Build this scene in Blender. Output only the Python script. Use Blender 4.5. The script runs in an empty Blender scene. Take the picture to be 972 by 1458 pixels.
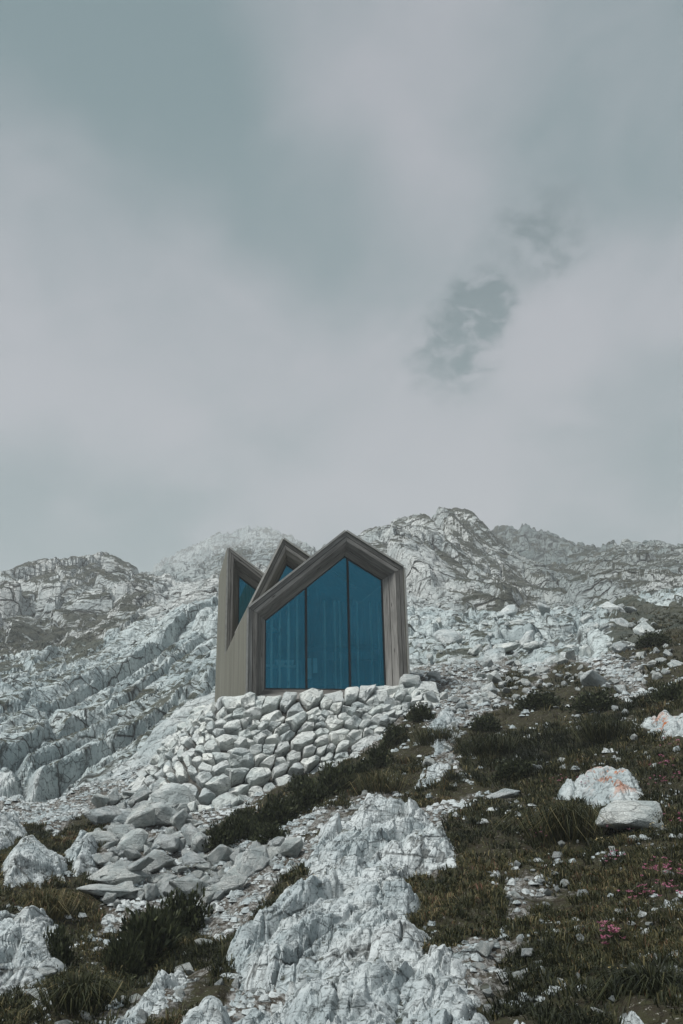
import bpy, math, random
import numpy as np
from mathutils import Matrix, Vector

# ------------------------------------------------------------------ camera, sky, sun, exposure
S = bpy.context.scene
C = S.collection
FPX, PITCH, ROLL = 1190.0, math.radians(17.45), math.radians(1.15)      # focal length in photo pixels (972 wide)
_F = np.array([0, math.cos(PITCH), math.sin(PITCH)])
_R = np.array([1.0, 0, 0]); _U = np.array([0, -math.sin(PITCH), math.cos(PITCH)])
_RI = math.cos(ROLL) * _R - math.sin(ROLL) * _U
_UI = math.sin(ROLL) * _R + math.cos(ROLL) * _U
cd = bpy.data.cameras.new('camera'); cam = bpy.data.objects.new('camera', cd); C.objects.link(cam)
cd.sensor_fit = 'HORIZONTAL'; cd.sensor_width = 24.0; cd.lens = 24.0 * FPX / 972.0
cd.clip_start = 0.1; cd.clip_end = 6000
cam.matrix_world = Matrix(((_RI[0], _UI[0], -_F[0], 0), (_RI[1], _UI[1], -_F[1], 0), (_RI[2], _UI[2], -_F[2], 0), (0, 0, 0, 1)))
S.camera = cam
S.render.resolution_x, S.render.resolution_y = 683, 1024


def ray(px, py):
    return _F + (px - 486) / FPX * _RI - (py - 729) / FPX * _UI


def at(px, py, d):
    r = ray(px, py)
    return r * (d / r[1])


def proj(P):
    w = P @ _F
    return 486 + FPX * (P @ _RI) / w, 729 - FPX * (P @ _UI) / w


class NT:
    """small node-tree helper"""
    def __init__(s, tree):
        s.t = tree; s.n = tree.nodes; s.l = tree.links

    def add(s, typ, ins=None, **props):
        n = s.n.new(typ)
        for k, v in props.items():
            setattr(n, k, v)
        for k, v in (ins or {}).items():
            s.put(n.inputs[k], v)
        return n

    def put(s, sock, v):
        if isinstance(v, bpy.types.NodeSocket):
            s.l.new(v, sock)
        elif isinstance(v, bpy.types.Node):
            s.l.new(v.outputs[0], sock)
        else:
            if sock.type == 'RGBA' and len(v) == 3:
                v = (*v, 1)
            sock.default_value = v

    def math(s, op, a, b=0.0, c=0.0, clamp=False):
        n = s.n.new('ShaderNodeMath'); n.operation = op; n.use_clamp = clamp
        s.put(n.inputs[0], a); s.put(n.inputs[1], b); s.put(n.inputs[2], c)
        return n.outputs[0]

    def rng(s, v, a, b, c=0.0, d=1.0, smooth=True):
        n = s.n.new('ShaderNodeMapRange'); n.interpolation_type = 'SMOOTHSTEP' if smooth else 'LINEAR'
        for i, x in enumerate((v, a, b, c, d)):
            s.put(n.inputs[i], x)
        return n.outputs[0]

    def mix(s, f, a, b, blend='MIX'):
        n = s.n.new('ShaderNodeMix'); n.data_type = 'RGBA'; n.blend_type = blend
        s.put(n.inputs[0], f); s.put(n.inputs[6], a); s.put(n.inputs[7], b)
        return n.outputs[2]

    def noise(s, vec, scale, detail=5.0, rough=0.55, dist=0.0):
        n = s.add('ShaderNodeTexNoise', {'Vector': vec, 'Scale': scale, 'Detail': detail, 'Roughness': rough, 'Distortion': dist})
        return n.outputs[0]

    def mapping(s, vec, rot=(0, 0, 0), scale=(1, 1, 1), loc=(0, 0, 0)):
        n = s.add('ShaderNodeMapping', {'Vector': vec, 'Location': loc, 'Rotation': rot, 'Scale': scale})
        return n.outputs[0]


SUN_EL, SUN_AZ = math.radians(55), math.radians(-126)        # azimuth measured from +Y towards +X: left and a little behind
W = bpy.data.worlds.new('World'); S.world = W; W.use_nodes = True
w = NT(W.node_tree); w.n.clear()
sky = w.add('ShaderNodeTexSky', sky_type='NISHITA', sun_disc=False)
sky.sun_elevation = SUN_EL; sky.sun_rotation = SUN_AZ; sky.altitude = 2000; sky.air_density = 1.2; sky.dust_density = 1.5
dirn = w.add('ShaderNodeTexCoord').outputs['Generated']
nrm = w.add('ShaderNodeVectorMath', {0: dirn}, operation='NORMALIZE').outputs[0]
sep = w.add('ShaderNodeSeparateXYZ', {0: nrm})
den = w.math('ADD', w.math('ABSOLUTE', sep.outputs[2]), 0.42)
plane = w.add('ShaderNodeCombineXYZ', {0: w.math('DIVIDE', sep.outputs[0], den), 1: w.math('DIVIDE', sep.outputs[1], den), 2: 0.0}).outputs[0]
n_big = w.noise(w.mapping(plane, rot=(0, 0, 0.6), scale=(1.0, 0.75, 1), loc=(2.3, 0.7, 0)), 1.5, 5, 0.52, 0.5)
n_med = w.noise(w.mapping(plane, loc=(7.1, 3.3, 0)), 4.2, 7, 0.56, 0.35)
n_fin = w.noise(w.mapping(plane, loc=(1.1, 9.3, 0)), 15.0, 6, 0.6, 0.2)


def lobe(px, py, rad, hard=0.0):
    """1 in the direction of a photo pixel, fading to 0 at `rad` radians from it"""
    v = ray(px, py); v = v / np.linalg.norm(v)
    dt = w.add('ShaderNodeVectorMath', {0: nrm, 1: tuple(v)}, operation='DOT_PRODUCT').outputs['Value']
    return w.rng(dt, math.cos(rad), math.cos(rad * hard))


thick = w.math('ADD', w.math('MULTIPLY', w.math('SUBTRACT', n_big, 0.5), 1.7), 0.57)
thick = w.math('ADD', thick, w.math('MULTIPLY', w.math('SUBTRACT', n_med, 0.5), 1.05))
thick = w.math('ADD', thick, w.math('MULTIPLY', w.math('SUBTRACT', n_fin, 0.5), 0.10))
for (px, py, r, a) in ((40, 150, .32, -.36), (940, 120, .26, -.33), (640, 60, .27, .26), (60, 440, .30, .20), (330, 560, .30, .10),
                       (680, 620, .22, .14), (440, 320, .16, -.08), (930, 640, .22, -.20), (30, 810, .24, -.50), (250, 790, .14, -.18), (850, 480, .16, .10)):
    thick = w.math('ADD', thick, w.math('MULTIPLY', lobe(px, py, r), a * 1.25))
thick = w.rng(thick, 0.02, 1.0)
hole = w.math('ADD', w.math('MULTIPLY', lobe(640, 508, .075), 0.50), w.math('MULTIPLY', lobe(683, 432, .050), 0.70))
hole = w.math('ADD', hole, w.math('MULTIPLY', lobe(668, 468, .075), 0.30))
hole = w.math('ADD', hole, w.math('MULTIPLY', lobe(785, 318, .075), 0.40))
hole = w.math('ADD', hole, w.math('MULTIPLY', lobe(735, 375, .08), 0.25))
hn = w.noise(w.mapping(plane, loc=(4.3, 2.1, 0)), 21.0, 10, 0.66, .3)
hole = w.math('MULTIPLY', hole, w.rng(hn, 0.32, 0.64, 0.25, 1.45))
hole = w.math('MULTIPLY', w.rng(hole, 0.02, 1.05), 0.95)
cloud = w.mix(thick, (0.112, 0.222, 0.255), (0.468, 0.478, 0.535))
blue = w.mix(0.075, (0, 0, 0), sky.outputs[0])
teal = w.mix(1.0, blue, (0.50, 0.95, 0.66), 'MULTIPLY')
col = w.mix(hole, cloud, teal)
bg = w.add('ShaderNodeBackground', {'Color': col, 'Strength': 0.215})
w.add('ShaderNodeOutputWorld', {0: bg})

sd_ = bpy.data.lights.new('sun', 'SUN'); sun = bpy.data.objects.new('sun', sd_); C.objects.link(sun)
sd_.energy = 1.5; sd_.angle = math.radians(16); sd_.color = (1.0, 0.995, 0.97)
sun.rotation_euler = (math.radians(90) - SUN_EL, 0, -SUN_AZ + math.pi)
_sv = Vector((math.sin(SUN_AZ) * math.cos(SUN_EL), math.cos(SUN_AZ) * math.cos(SUN_EL), math.sin(SUN_EL)))
sun.rotation_euler = _sv.to_track_quat('Z', 'Y').to_euler()
S.view_settings.view_transform = 'Standard'; S.view_settings.look = 'None'
S.view_settings.exposure = 1.85; S.view_settings.gamma = 1.0; S.view_settings.use_curve_mapping = False
cy = S.cycles
cy.use_denoising = True; cy.max_bounces = 8; cy.diffuse_bounces = 3; cy.transparent_max_bounces = 16; cy.volume_bounces = 1
cy.caustics_reflective = False; cy.caustics_refractive = False; cy.sample_clamp_indirect = 4.0

# ------------------------------------------------------------------ noise in numpy
rs = np.random.RandomState(11)
_perm = rs.permutation(512).astype(np.int64); _perm = np.concatenate([_perm, _perm, _perm])
_grad = rs.normal(size=(512, 3)); _grad /= np.linalg.norm(_grad, axis=1)[:, None]
_rnd = rs.rand(512, 4)


def perlin(x, y, z=0.0):
    x, y = np.asarray(x, float), np.asarray(y, float); z = np.zeros_like(x) + z
    xi, yi, zi = np.floor(x), np.floor(y), np.floor(z)
    fx, fy, fz = x - xi, y - yi, z - zi
    xi, yi, zi = xi.astype(np.int64) & 511, yi.astype(np.int64) & 511, zi.astype(np.int64) & 511
    u, v, s = [t * t * t * (t * (t * 6 - 15) + 10) for t in (fx, fy, fz)]
    out = 0
    for dx in (0, 1):
        for dy in (0, 1):
            for dz in (0, 1):
                g = _grad[_perm[_perm[_perm[(xi + dx) & 511] + ((yi + dy) & 511)] + ((zi + dz) & 511)]]
                dot = g[..., 0] * (fx - dx) + g[..., 1] * (fy - dy) + g[..., 2] * (fz - dz)
                out = out + dot * (u if dx else 1 - u) * (v if dy else 1 - v) * (s if dz else 1 - s)
    return out


def fbm(x, y, z=0.0, o=4, gain=0.5):
    a, t, f = 1.0, 0.0, 1.0
    for i in range(o):
        t = t + a * perlin(x * f + 17.3 * i, y * f - 9.1 * i, np.asarray(z) * f + 3.7 * i)
        a *= gain; f *= 2.03
    return t


def facets(s, t, seed=0, sharp=26.0):
    """jointed-rock relief: each Voronoi cell is a tilted flat block; returns (block height, joint distance)"""
    si, ti = np.floor(s), np.floor(t)
    b1 = np.full(s.shape, 9.0); b2 = b1.copy(); hgt = np.zeros_like(s); wsum = np.zeros_like(s)
    for dx in (-1, 0, 1):
        for dy in (-1, 0, 1):
            cx, cy_ = si + dx, ti + dy
            h = _rnd[_perm[_perm[(cx.astype(np.int64) + seed) & 511] + (cy_.astype(np.int64) & 511)]]
            px, py = s - (cx + h[..., 0]), t - (cy_ + h[..., 1])
            d = np.hypot(px, py)
            hh = (h[..., 2] - 0.5) + (h[..., 3] - 0.5) * px * 1.4 + (h[..., 2] * 3.7 % 1 - 0.5) * py * 1.4
            new = d < b1
            b2 = np.where(new, b1, np.minimum(b2, d))
            b1 = np.where(new, d, b1)
            wt = np.exp(-sharp * d * d) + 1e-12            # blocks run into one another over a short ramp
            hgt += wt * hh; wsum += wt
    return hgt / wsum, b2 - b1


def saw(t, w_=0.16):
    """tilted ledges: a long ramp up, a short drop"""
    f_ = t - np.floor(t)
    return np.where(f_ < 1 - w_, f_ / (1 - w_), (1 - f_) / w_) - 0.5


def sstep(a, b, x):
    t = np.clip((np.asarray(x, float) - a) / (b - a), 0, 1)
    return t * t * (3 - 2 * t)


def poly_sd(px, py, poly):
    """signed distance (positive inside) to a polygon"""
    poly = np.array(poly, float); inside = np.zeros(px.shape, bool); dist = np.full(px.shape, 1e9)
    for i in range(len(poly)):
        (ax, ay), (bx, by) = poly[i], poly[(i + 1) % len(poly)]
        ex, ey = bx - ax, by - ay
        t = np.clip(((px - ax) * ex + (py - ay) * ey) / (ex * ex + ey * ey + 1e-9), 0, 1)
        dist = np.minimum(dist, np.hypot(px - ax - t * ex, py - ay - t * ey))
        c = ((ay > py) != (by > py)) & (px < (bx - ax) * (py - ay) / (by - ay + 1e-12) + ax)
        inside ^= c
    return np.where(inside, dist, -dist)


# ------------------------------------------------------------------ materials
def mat_new(name):
    m = bpy.data.materials.new(name); m.use_nodes = True
    t = NT(m.node_tree); t.n.clear()
    out = t.add('ShaderNodeOutputMaterial')
    return m, t, out


def principled(t, out, color, rough=0.85, normal=None, spec=0.25, **kw):
    b = t.add('ShaderNodeBsdfPrincipled', {'Base Color': color, 'Roughness': rough, 'Specular IOR Level': spec, **kw})
    if normal is not None:
        t.put(b.inputs['Normal'], normal)
    t.put(out.inputs[0], b)
    return b


LIGHT, MID, DARK = (0.545, 0.565, 0.558), (0.375, 0.415, 0.42), (0.065, 0.074, 0.072)
SOIL = (0.030, 0.025, 0.017); TURF = (0.040, 0.040, 0.020); GRAVEL = (0.34, 0.335, 0.32)


def rock_color(t, vec, k, rot, stretch, tone, dirt=1.0, net=0.8):
    """limestone: pale weathered faces, darker water streaks along the bedding, dirt-filled cracks"""
    v2 = t.mapping(vec, rot=rot, scale=(k * stretch, k, k))
    big = t.noise(vec, 0.55 * k, 4, 0.55, 0.3)
    band = t.noise(v2, 2.2, 8, 0.70, 0.6)
    fine = t.noise(vec, 11 * k, 6, 0.74)
    spot = t.noise(vec, 3.7 * k, 6, 0.68, 0.5)
    c = t.mix(t.rng(big, 0.36, 0.62), MID, LIGHT)
    c = t.mix(t.math('MULTIPLY', t.rng(band, 0.455, 0.33), 0.85 * dirt), c, DARK)
    c = t.mix(t.math('MULTIPLY', t.rng(spot, 0.43, 0.32), 0.80 * dirt), c, DARK)
    c = t.mix(t.math('MULTIPLY', t.rng(fine, 0.46, 0.35), 0.70 * dirt), c, DARK)
    c = t.mix(t.math('MULTIPLY', t.rng(fine, 0.54, 0.70), 0.45), c, (0.66, 0.67, 0.65))
    wrp = t.add('ShaderNodeTexNoise', {'Vector': v2, 'Scale': 1.5, 'Detail': 5}).outputs[1]
    crk = t.add('ShaderNodeTexVoronoi', {'Vector': t.mix(0.28, v2, wrp), 'Scale': 1.5}, feature='DISTANCE_TO_EDGE').outputs[0]
    crk2 = t.add('ShaderNodeTexVoronoi', {'Vector': t.mix(0.22, v2, wrp), 'Scale': 5.0}, feature='DISTANCE_TO_EDGE').outputs[0]
    line = t.math('MULTIPLY', t.rng(crk, 0.045, 0.0), t.math('MULTIPLY', t.rng(t.noise(v2, 0.9, 2), 0.38, 0.55), min(1.0, net + .4)))
    line2 = t.math('MULTIPLY', t.rng(crk2, 0.05, 0.0), t.rng(spot, 0.60, 0.45))
    line = t.math('MAXIMUM', line, t.math('MULTIPLY', line2, net))
    c = t.mix(t.math('MULTIPLY', line, 0.9 * dirt), c, (0.045, 0.045, 0.04))
    c = t.mix(1.0, c, tone, 'MULTIPLY')
    hgt = t.math('ADD', t.math('MULTIPLY', band, 0.8), t.math('MULTIPLY', fine, 0.35))
    hgt = t.math('ADD', hgt, t.math('MULTIPLY', spot, 0.6))
    hgt = t.math('SUBTRACT', hgt, t.math('MULTIPLY', line, 0.5))
    return c, hgt


def rock_material(name, k=1.0, rot=(0.3, 0.2, 0.7), stretch=0.3, tone=(1, 1, 1), bump=0.6, dist=0.12, veg=0.0, vegk=1.0, obj_random=False, lichen=False, attr=False, dirt=1.0, net=0.8):
    m, t, out = mat_new(name)
    tc = t.add('ShaderNodeTexCoord').outputs['Object']
    vec = tc
    if obj_random:
        rnd = t.add('ShaderNodeObjectInfo').outputs['Random']
        vec = t.add('ShaderNodeVectorMath', {0: tc, 1: t.add('ShaderNodeVectorMath', {0: (37.0, 91.0, 53.0), 'Scale': rnd}, operation='SCALE').outputs[0]}, operation='ADD').outputs[0]
    c, h = rock_color(t, vec, k, rot, stretch, tone, dirt, net)
    if obj_random:
        c = t.mix(1.0, c, t.mix(rnd, (0.86, 0.87, 0.88), (1.14, 1.13, 1.10)), 'MULTIPLY')
    if veg > 0:
        nz = t.add('ShaderNodeSeparateXYZ', {0: t.add('ShaderNodeNewGeometry').outputs['Normal']}).outputs[2]
        vn = t.noise(vec, 0.16 * vegk, 6, 0.62, 0.4)
        vf = t.noise(t.mapping(vec, rot=rot, scale=(stretch * vegk * 2, vegk * 2, vegk * 2)), 1.1, 7, 0.70, 0.5)
        s = t.math('ADD', t.math('MULTIPLY', nz, 0.42), t.math('ADD', t.math('MULTIPLY', vn, 0.7), t.math('MULTIPLY', vf, 0.95)))
        if attr:
            s = t.math('ADD', s, t.math('MULTIPLY', t.add('ShaderNodeAttribute', attribute_name='veg').outputs['Fac'], 0.55))
            c = t.mix(t.add('ShaderNodeAttribute', attribute_name='weathered').outputs['Fac'], c, t.mix(1.0, c, (0.50, 0.535, 0.53), 'MULTIPLY'))
        mask = t.rng(s, 1.30 - 0.28 * veg, 1.40 - 0.28 * veg)
        vc = t.mix(t.rng(t.noise(vec, 1.3 * vegk, 4), 0.35, 0.65), (0.028, 0.034, 0.022), (0.058, 0.058, 0.038))
        c = t.mix(t.math('MULTIPLY', mask, 0.92), c, vc)
    if lichen:
        ln = t.noise(vec, 5.5, 5, 0.65, 0.4); hi = t.add('ShaderNodeAttribute', attribute_name='lichen').outputs['Fac']
        c = t.mix(t.math('MULTIPLY', t.rng(ln, 0.53, 0.60), hi), c, (0.44, 0.135, 0.035))
    bp = t.add('ShaderNodeBump', {'Strength': bump, 'Distance': dist, 'Height': h})
    principled(t, out, c, 0.88, bp.outputs[0], 0.2)
    return m


M_SLAB = rock_material('limestone_slabs', 0.60, (0, 0, -1.40), 0.10, (0.89, 0.95, 0.955), 0.9, 0.16, veg=0.55, vegk=1.2, attr=True, dirt=1.1, net=.6)
M_HILL = rock_material('limestone_hills', 0.30, (0.1, 0.2, -1.78), 0.24, (1.12, 1.12, 1.10), 1.0, 0.6, veg=0.9, vegk=0.5, attr=True, dirt=1.2, net=.7)
M_FAR = rock_material('limestone_far', 0.10, (0.1, 0.2, -1.3), 0.35, (0.66, 0.71, 0.71), 1.0, 1.6, veg=0.70, vegk=0.12, attr=True)
M_OUT = rock_material('limestone_outcrop', 2.6, (0, 0.25, -1.16), 0.13, (1.0, 1.03, 1.04), 0.9, 0.05, veg=0.34, vegk=2.2, dirt=1.1, net=.35)
M_LICH = rock_material('limestone_lichen', 2.6, (0, 0.3, -1.9), 0.2, (0.95, 0.99, 1.0), 0.9, 0.05, lichen=True, dirt=.9, net=.2)
M_STONE = rock_material('limestone_wall', 2.4, (0.5, 0.2, 0.4), 0.5, (1.10, 1.10, 1.08), 0.9, 0.06, obj_random=True, dirt=.75, net=.2)
M_ROCK = rock_material('limestone_loose', 2.2, (0.2, 0.7, 0.4), 0.4, (1.20, 1.21, 1.20), 0.95, 0.07, obj_random=True, dirt=.6, net=.25)


def ground_material():
    m, t, out = mat_new('alpine_turf')
    vec = t.add('ShaderNodeTexCoord').outputs['Object']
    a_g = t.add('ShaderNodeAttribute', attribute_name='grass').outputs['Fac']
    a_r = t.add('ShaderNodeAttribute', attribute_name='rock').outputs['Fac']
    rc, rh = rock_color(t, vec, 1.6, (0, 0.3, -1.2), 0.3, (1.0, 1.03, 1.03), .8)
    gn = t.noise(vec, 26.0, 5, 0.7); gn2 = t.noise(vec, 9.0, 5, 0.7, .4)
    gr = t.mix(t.rng(gn, 0.40, 0.60), (0.07, 0.064, 0.054), (0.33, 0.33, 0.315))
    gr = t.mix(t.rng(gn2, 0.48, 0.62), gr, (0.07, 0.058, 0.043))
    so = t.mix(t.rng(t.noise(vec, 14.0, 6, 0.72), 0.38, 0.62), SOIL, TURF)
    so = t.mix(t.rng(t.noise(vec, 30.0, 4, 0.7), 0.60, 0.70), so, (0.30, 0.29, 0.26))
    n = t.noise(vec, 3.4, 6, 0.65, 0.3)
    gm = t.rng(t.math('ADD', a_g, t.math('MULTIPLY', t.math('SUBTRACT', n, 0.5), 1.1)), 0.38, 0.58)
    c = t.mix(gm, gr, so)
    rm = t.rng(t.math('ADD', a_r, t.math('MULTIPLY', t.math('SUBTRACT', n, 0.5), 0.7)), 0.40, 0.55)
    c = t.mix(rm, c, rc)
    h = t.math('ADD', t.math('MULTIPLY', gn, t.math('SUBTRACT', 1.0, gm)), t.math('ADD', rh, n))
    principled(t, out, c, 0.92, t.add('ShaderNodeBump', {'Strength': 0.8, 'Distance': 0.06, 'Height': h}).outputs[0], 0.15)
    return m


M_GROUND = ground_material()


def wood_material(name, base=(0.222, 0.216, 0.202), dark=(0.080, 0.077, 0.070), k=1.0):
    m, t, out = mat_new(name)
    uv = t.add('ShaderNodeUVMap').outputs[0]                       # u across the board (m), v along it (m)
    rnd = t.add('ShaderNodeObjectInfo').outputs['Random']
    off = t.add('ShaderNodeCombineXYZ', {0: t.math('MULTIPLY', rnd, 13.0), 1: t.math('MULTIPLY', rnd, 71.0), 2: 0.0}).outputs[0]
    vec = t.add('ShaderNodeVectorMath', {0: uv, 1: off}, operation='ADD').outputs[0]
    g1 = t.noise(t.mapping(vec, scale=(42, 1.6, 1)), 1.0, 5, 0.65, 0.8)
    g2 = t.noise(t.mapping(vec, scale=(5, 0.7, 1)), 1.0, 4, 0.6, 0.6)
    kn = t.add('ShaderNodeTexVoronoi', {'Vector': t.mapping(vec, scale=(6.5, 1.7, 1)), 'Scale': 1.0}, feature='F1').outputs['Distance']
    c = t.mix(t.rng(g1, 0.30, 0.70), dark, base)
    c = t.mix(t.math('MULTIPLY', t.rng(g2, 0.40, 0.68), 0.55), c, (0.33, 0.325, 0.305))
    c = t.mix(t.math('MULTIPLY', t.rng(kn, 0.14, 0.05), 0.8), c, (0.022, 0.018, 0.014))
    c = t.mix(1.0, c, t.mix(rnd, (0.75, 0.74, 0.72), (1.15, 1.15, 1.15)), 'MULTIPLY')
    principled(t, out, c, 0.75, t.add('ShaderNodeBump', {'Strength': 0.5, 'Distance': 0.012, 'Height': g1}).outputs[0], 0.25)
    return m


def simple_material(name, col, rough=0.7, noise_amt=0.25, k=6.0, metallic=0.0, spec=0.3):
    m, t, out = mat_new(name)
    vec = t.add('ShaderNodeTexCoord').outputs['Object']
    n = t.noise(vec, k, 6, 0.62)
    c = t.mix(t.rng(n, 0.3, 0.7), tuple(x * (1 - noise_amt) for x in col), tuple(min(1, x * (1 + noise_amt)) for x in col))
    principled(t, out, c, rough, t.add('ShaderNodeBump', {'Strength': 0.2, 'Distance': 0.01, 'Height': n}).outputs[0], spec, Metallic=metallic)
    return m


def cladding_material():
    m, t, out = mat_new('fibre_concrete')
    vec = t.add('ShaderNodeTexCoord').outputs['Object']
    st = t.noise(t.mapping(vec, scale=(9, 9, 0.35)), 1.0, 5, 0.6)
    fi = t.noise(vec, 30, 4, 0.6)
    rib = t.add('ShaderNodeTexWave', {'Vector': vec, 'Scale': 9.0, 'Distortion': 0.0}, wave_type='BANDS', bands_direction='Y', wave_profile='SIN').outputs[1]
    c = t.mix(t.rng(st, 0.3, 0.7), (0.128, 0.126, 0.100), (0.180, 0.177, 0.146))
    c = t.mix(t.math('MULTIPLY', t.rng(fi, 0.55, 0.7), 0.25), c, (0.08, 0.078, 0.066))
    h = t.math('ADD', t.math('MULTIPLY', rib, 0.5), t.math('MULTIPLY', fi, 0.3))
    principled(t, out, c, 0.8, t.add('ShaderNodeBump', {'Strength': 0.25, 'Distance': 0.02, 'Height': h}).outputs[0], 0.25)
    return m


def glass_material():
    m, t, out = mat_new('solar_glass')
    vec = t.add('ShaderNodeTexCoord').outputs['Object']
    wob = t.noise(vec, 0.8, 2, 0.5)
    bp = t.add('ShaderNodeBump', {'Strength': 0.30, 'Distance': 0.08, 'Height': wob}).outputs[0]
    fr = t.add('ShaderNodeLayerWeight', {'Blend': 0.35}).outputs['Facing']
    g = t.add('ShaderNodeBsdfGlossy', {'Color': (0.06, 0.42, 0.60, 1), 'Roughness': 0.03, 'Normal': bp})
    tr = t.add('ShaderNodeBsdfTransparent', {'Color': (0.74, 0.91, 0.94, 1)})
    mx = t.add('ShaderNodeMixShader', {0: t.math('ADD', 0.22, t.math('MULTIPLY', fr, 0.35)), 1: tr.outputs[0], 2: g.outputs[0]})
    t.put(out.inputs[0], mx)
    return m


def leaf_material(name, a, b, trans=0.25):
    m, t, out = mat_new(name)
    at_ = t.add('ShaderNodeAttribute', attribute_name='tint').outputs['Fac']
    c = t.mix(at_, a, b)
    p = t.add('ShaderNodeBsdfPrincipled', {'Base Color': c, 'Roughness': 0.65, 'Specular IOR Level': 0.25})
    tl = t.add('ShaderNodeBsdfTranslucent', {'Color': c})
    t.put(out.inputs[0], t.add('ShaderNodeMixShader', {0: trans, 1: p.outputs[0], 2: tl.outputs[0]}))
    return m


def ramp_leaf_material(name, stops):
    m, t, out = mat_new(name)
    at_ = t.add('ShaderNodeAttribute', attribute_name='tint').outputs['Fac']
    r = t.add('ShaderNodeValToRGB', {0: at_})
    e = r.color_ramp.elements
    e[0].position, e[0].color = stops[0][0], (*stops[0][1], 1)
    e[1].position, e[1].color = stops[-1][0], (*stops[-1][1], 1)
    for p_, c_ in stops[1:-1]:
        x = e.new(p_); x.color = (*c_, 1)
    p = t.add('ShaderNodeBsdfPrincipled', {'Base Color': r.outputs[0], 'Roughness': 0.6, 'Specular IOR Level': 0.25})
    tl = t.add('ShaderNodeBsdfTranslucent', {'Color': r.outputs[0]})
    t.put(out.inputs[0], t.add('ShaderNodeMixShader', {0: 0.25, 1: p.outputs[0], 2: tl.outputs[0]}))
    return m


M_WOOD = wood_material('weathered_larch')
M_WOOD_IN = wood_material('interior_timber', (0.13, 0.10, 0.07), (0.07, 0.05, 0.035))
M_CLAD = cladding_material()
M_EDGE_LIT = simple_material('lit_panel_edge', (0.30, 0.30, 0.28), 0.6, 0.15, 9)  # lighter than the cladding: the light caught by thin edges is painted in
M_GASKET = simple_material('black_aluminium', (0.012, 0.013, 0.014), 0.45, 0.1, 9)
M_GLASS = glass_material()
M_WHITEWOOD = wood_material('pale_spruce', (0.80, 0.78, 0.72), (0.62, 0.58, 0.50))
M_WHITE = simple_material('white_enamel', (0.72, 0.74, 0.74), 0.4, 0.05)
M_GRASS = ramp_leaf_material('grass_blades', [(0.0, (0.015, 0.019, 0.010)), (0.33, (0.034, 0.040, 0.017)), (0.58, (0.074, 0.072, 0.030)), (0.82, (0.20, 0.165, 0.08)), (1.0, (0.14, 0.07, 0.045))])
M_BUSH = leaf_material('shrub_leaves', (0.014, 0.020, 0.010), (0.070, 0.080, 0.036))
M_STEM = simple_material('woody_stem', (0.06, 0.045, 0.03), 0.9, 0.3, 20)
M_PINK = leaf_material('pink_petals', (0.30, 0.075, 0.14), (0.46, 0.20, 0.27), 0.35)
M_PALEP = leaf_material('pale_petals', (0.60, 0.56, 0.46), (0.62, 0.45, 0.12), 0.3)


# ------------------------------------------------------------------ object helpers
def mesh_data(name, V, Fc, mat=None, smooth=False, uv=None, attrs=None):
    me = bpy.data.meshes.new(name)
    V = np.asarray(V, np.float32).reshape(-1, 3)
    if isinstance(Fc, np.ndarray) and Fc.ndim == 2:
        k = Fc.shape[1]
        me.vertices.add(len(V)); me.vertices.foreach_set('co', V.ravel())
        me.loops.add(Fc.size); me.loops.foreach_set('vertex_index', Fc.astype(np.int32).ravel())
        me.polygons.add(len(Fc)); me.polygons.foreach_set('loop_start', np.arange(0, Fc.size, k, dtype=np.int32))
        me.update(calc_edges=True)
    else:
        me.from_pydata([tuple(map(float, v)) for v in V], [], [tuple(map(int, f_)) for f_ in Fc])
        me.update()
    me.polygons.foreach_set('use_smooth', np.full(len(me.polygons), smooth, bool))
    for nm, arr in (attrs or {}).items():
        a = me.attributes.new(nm, 'FLOAT', 'POINT'); a.data.foreach_set('value', np.asarray(arr, np.float32).ravel())
    if uv is not None:
        lay = me.uv_layers.new(name='UVMap')
        vi = np.empty(len(me.loops), np.int32); me.loops.foreach_get('vertex_index', vi)
        lay.data.foreach_set('uv', np.asarray(uv, np.float32)[vi].ravel())
    if mat is not None:
        me.materials.append(mat)
    return me


def link(name, me, parent=None, **props):
    o = bpy.data.objects.new(name, me); C.objects.link(o)
    if parent is not None:
        o.parent = parent
    for k, v in props.items():
        o[k] = v
    return o


def empty(name, loc=(0, 0, 0), rz=0.0, **props):
    o = bpy.data.objects.new(name, None); C.objects.link(o)
    o.empty_display_size = 0.2
    o.location = loc; o.rotation_euler = (0, 0, rz)
    for k, v in props.items():
        o[k] = v
    return o


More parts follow.
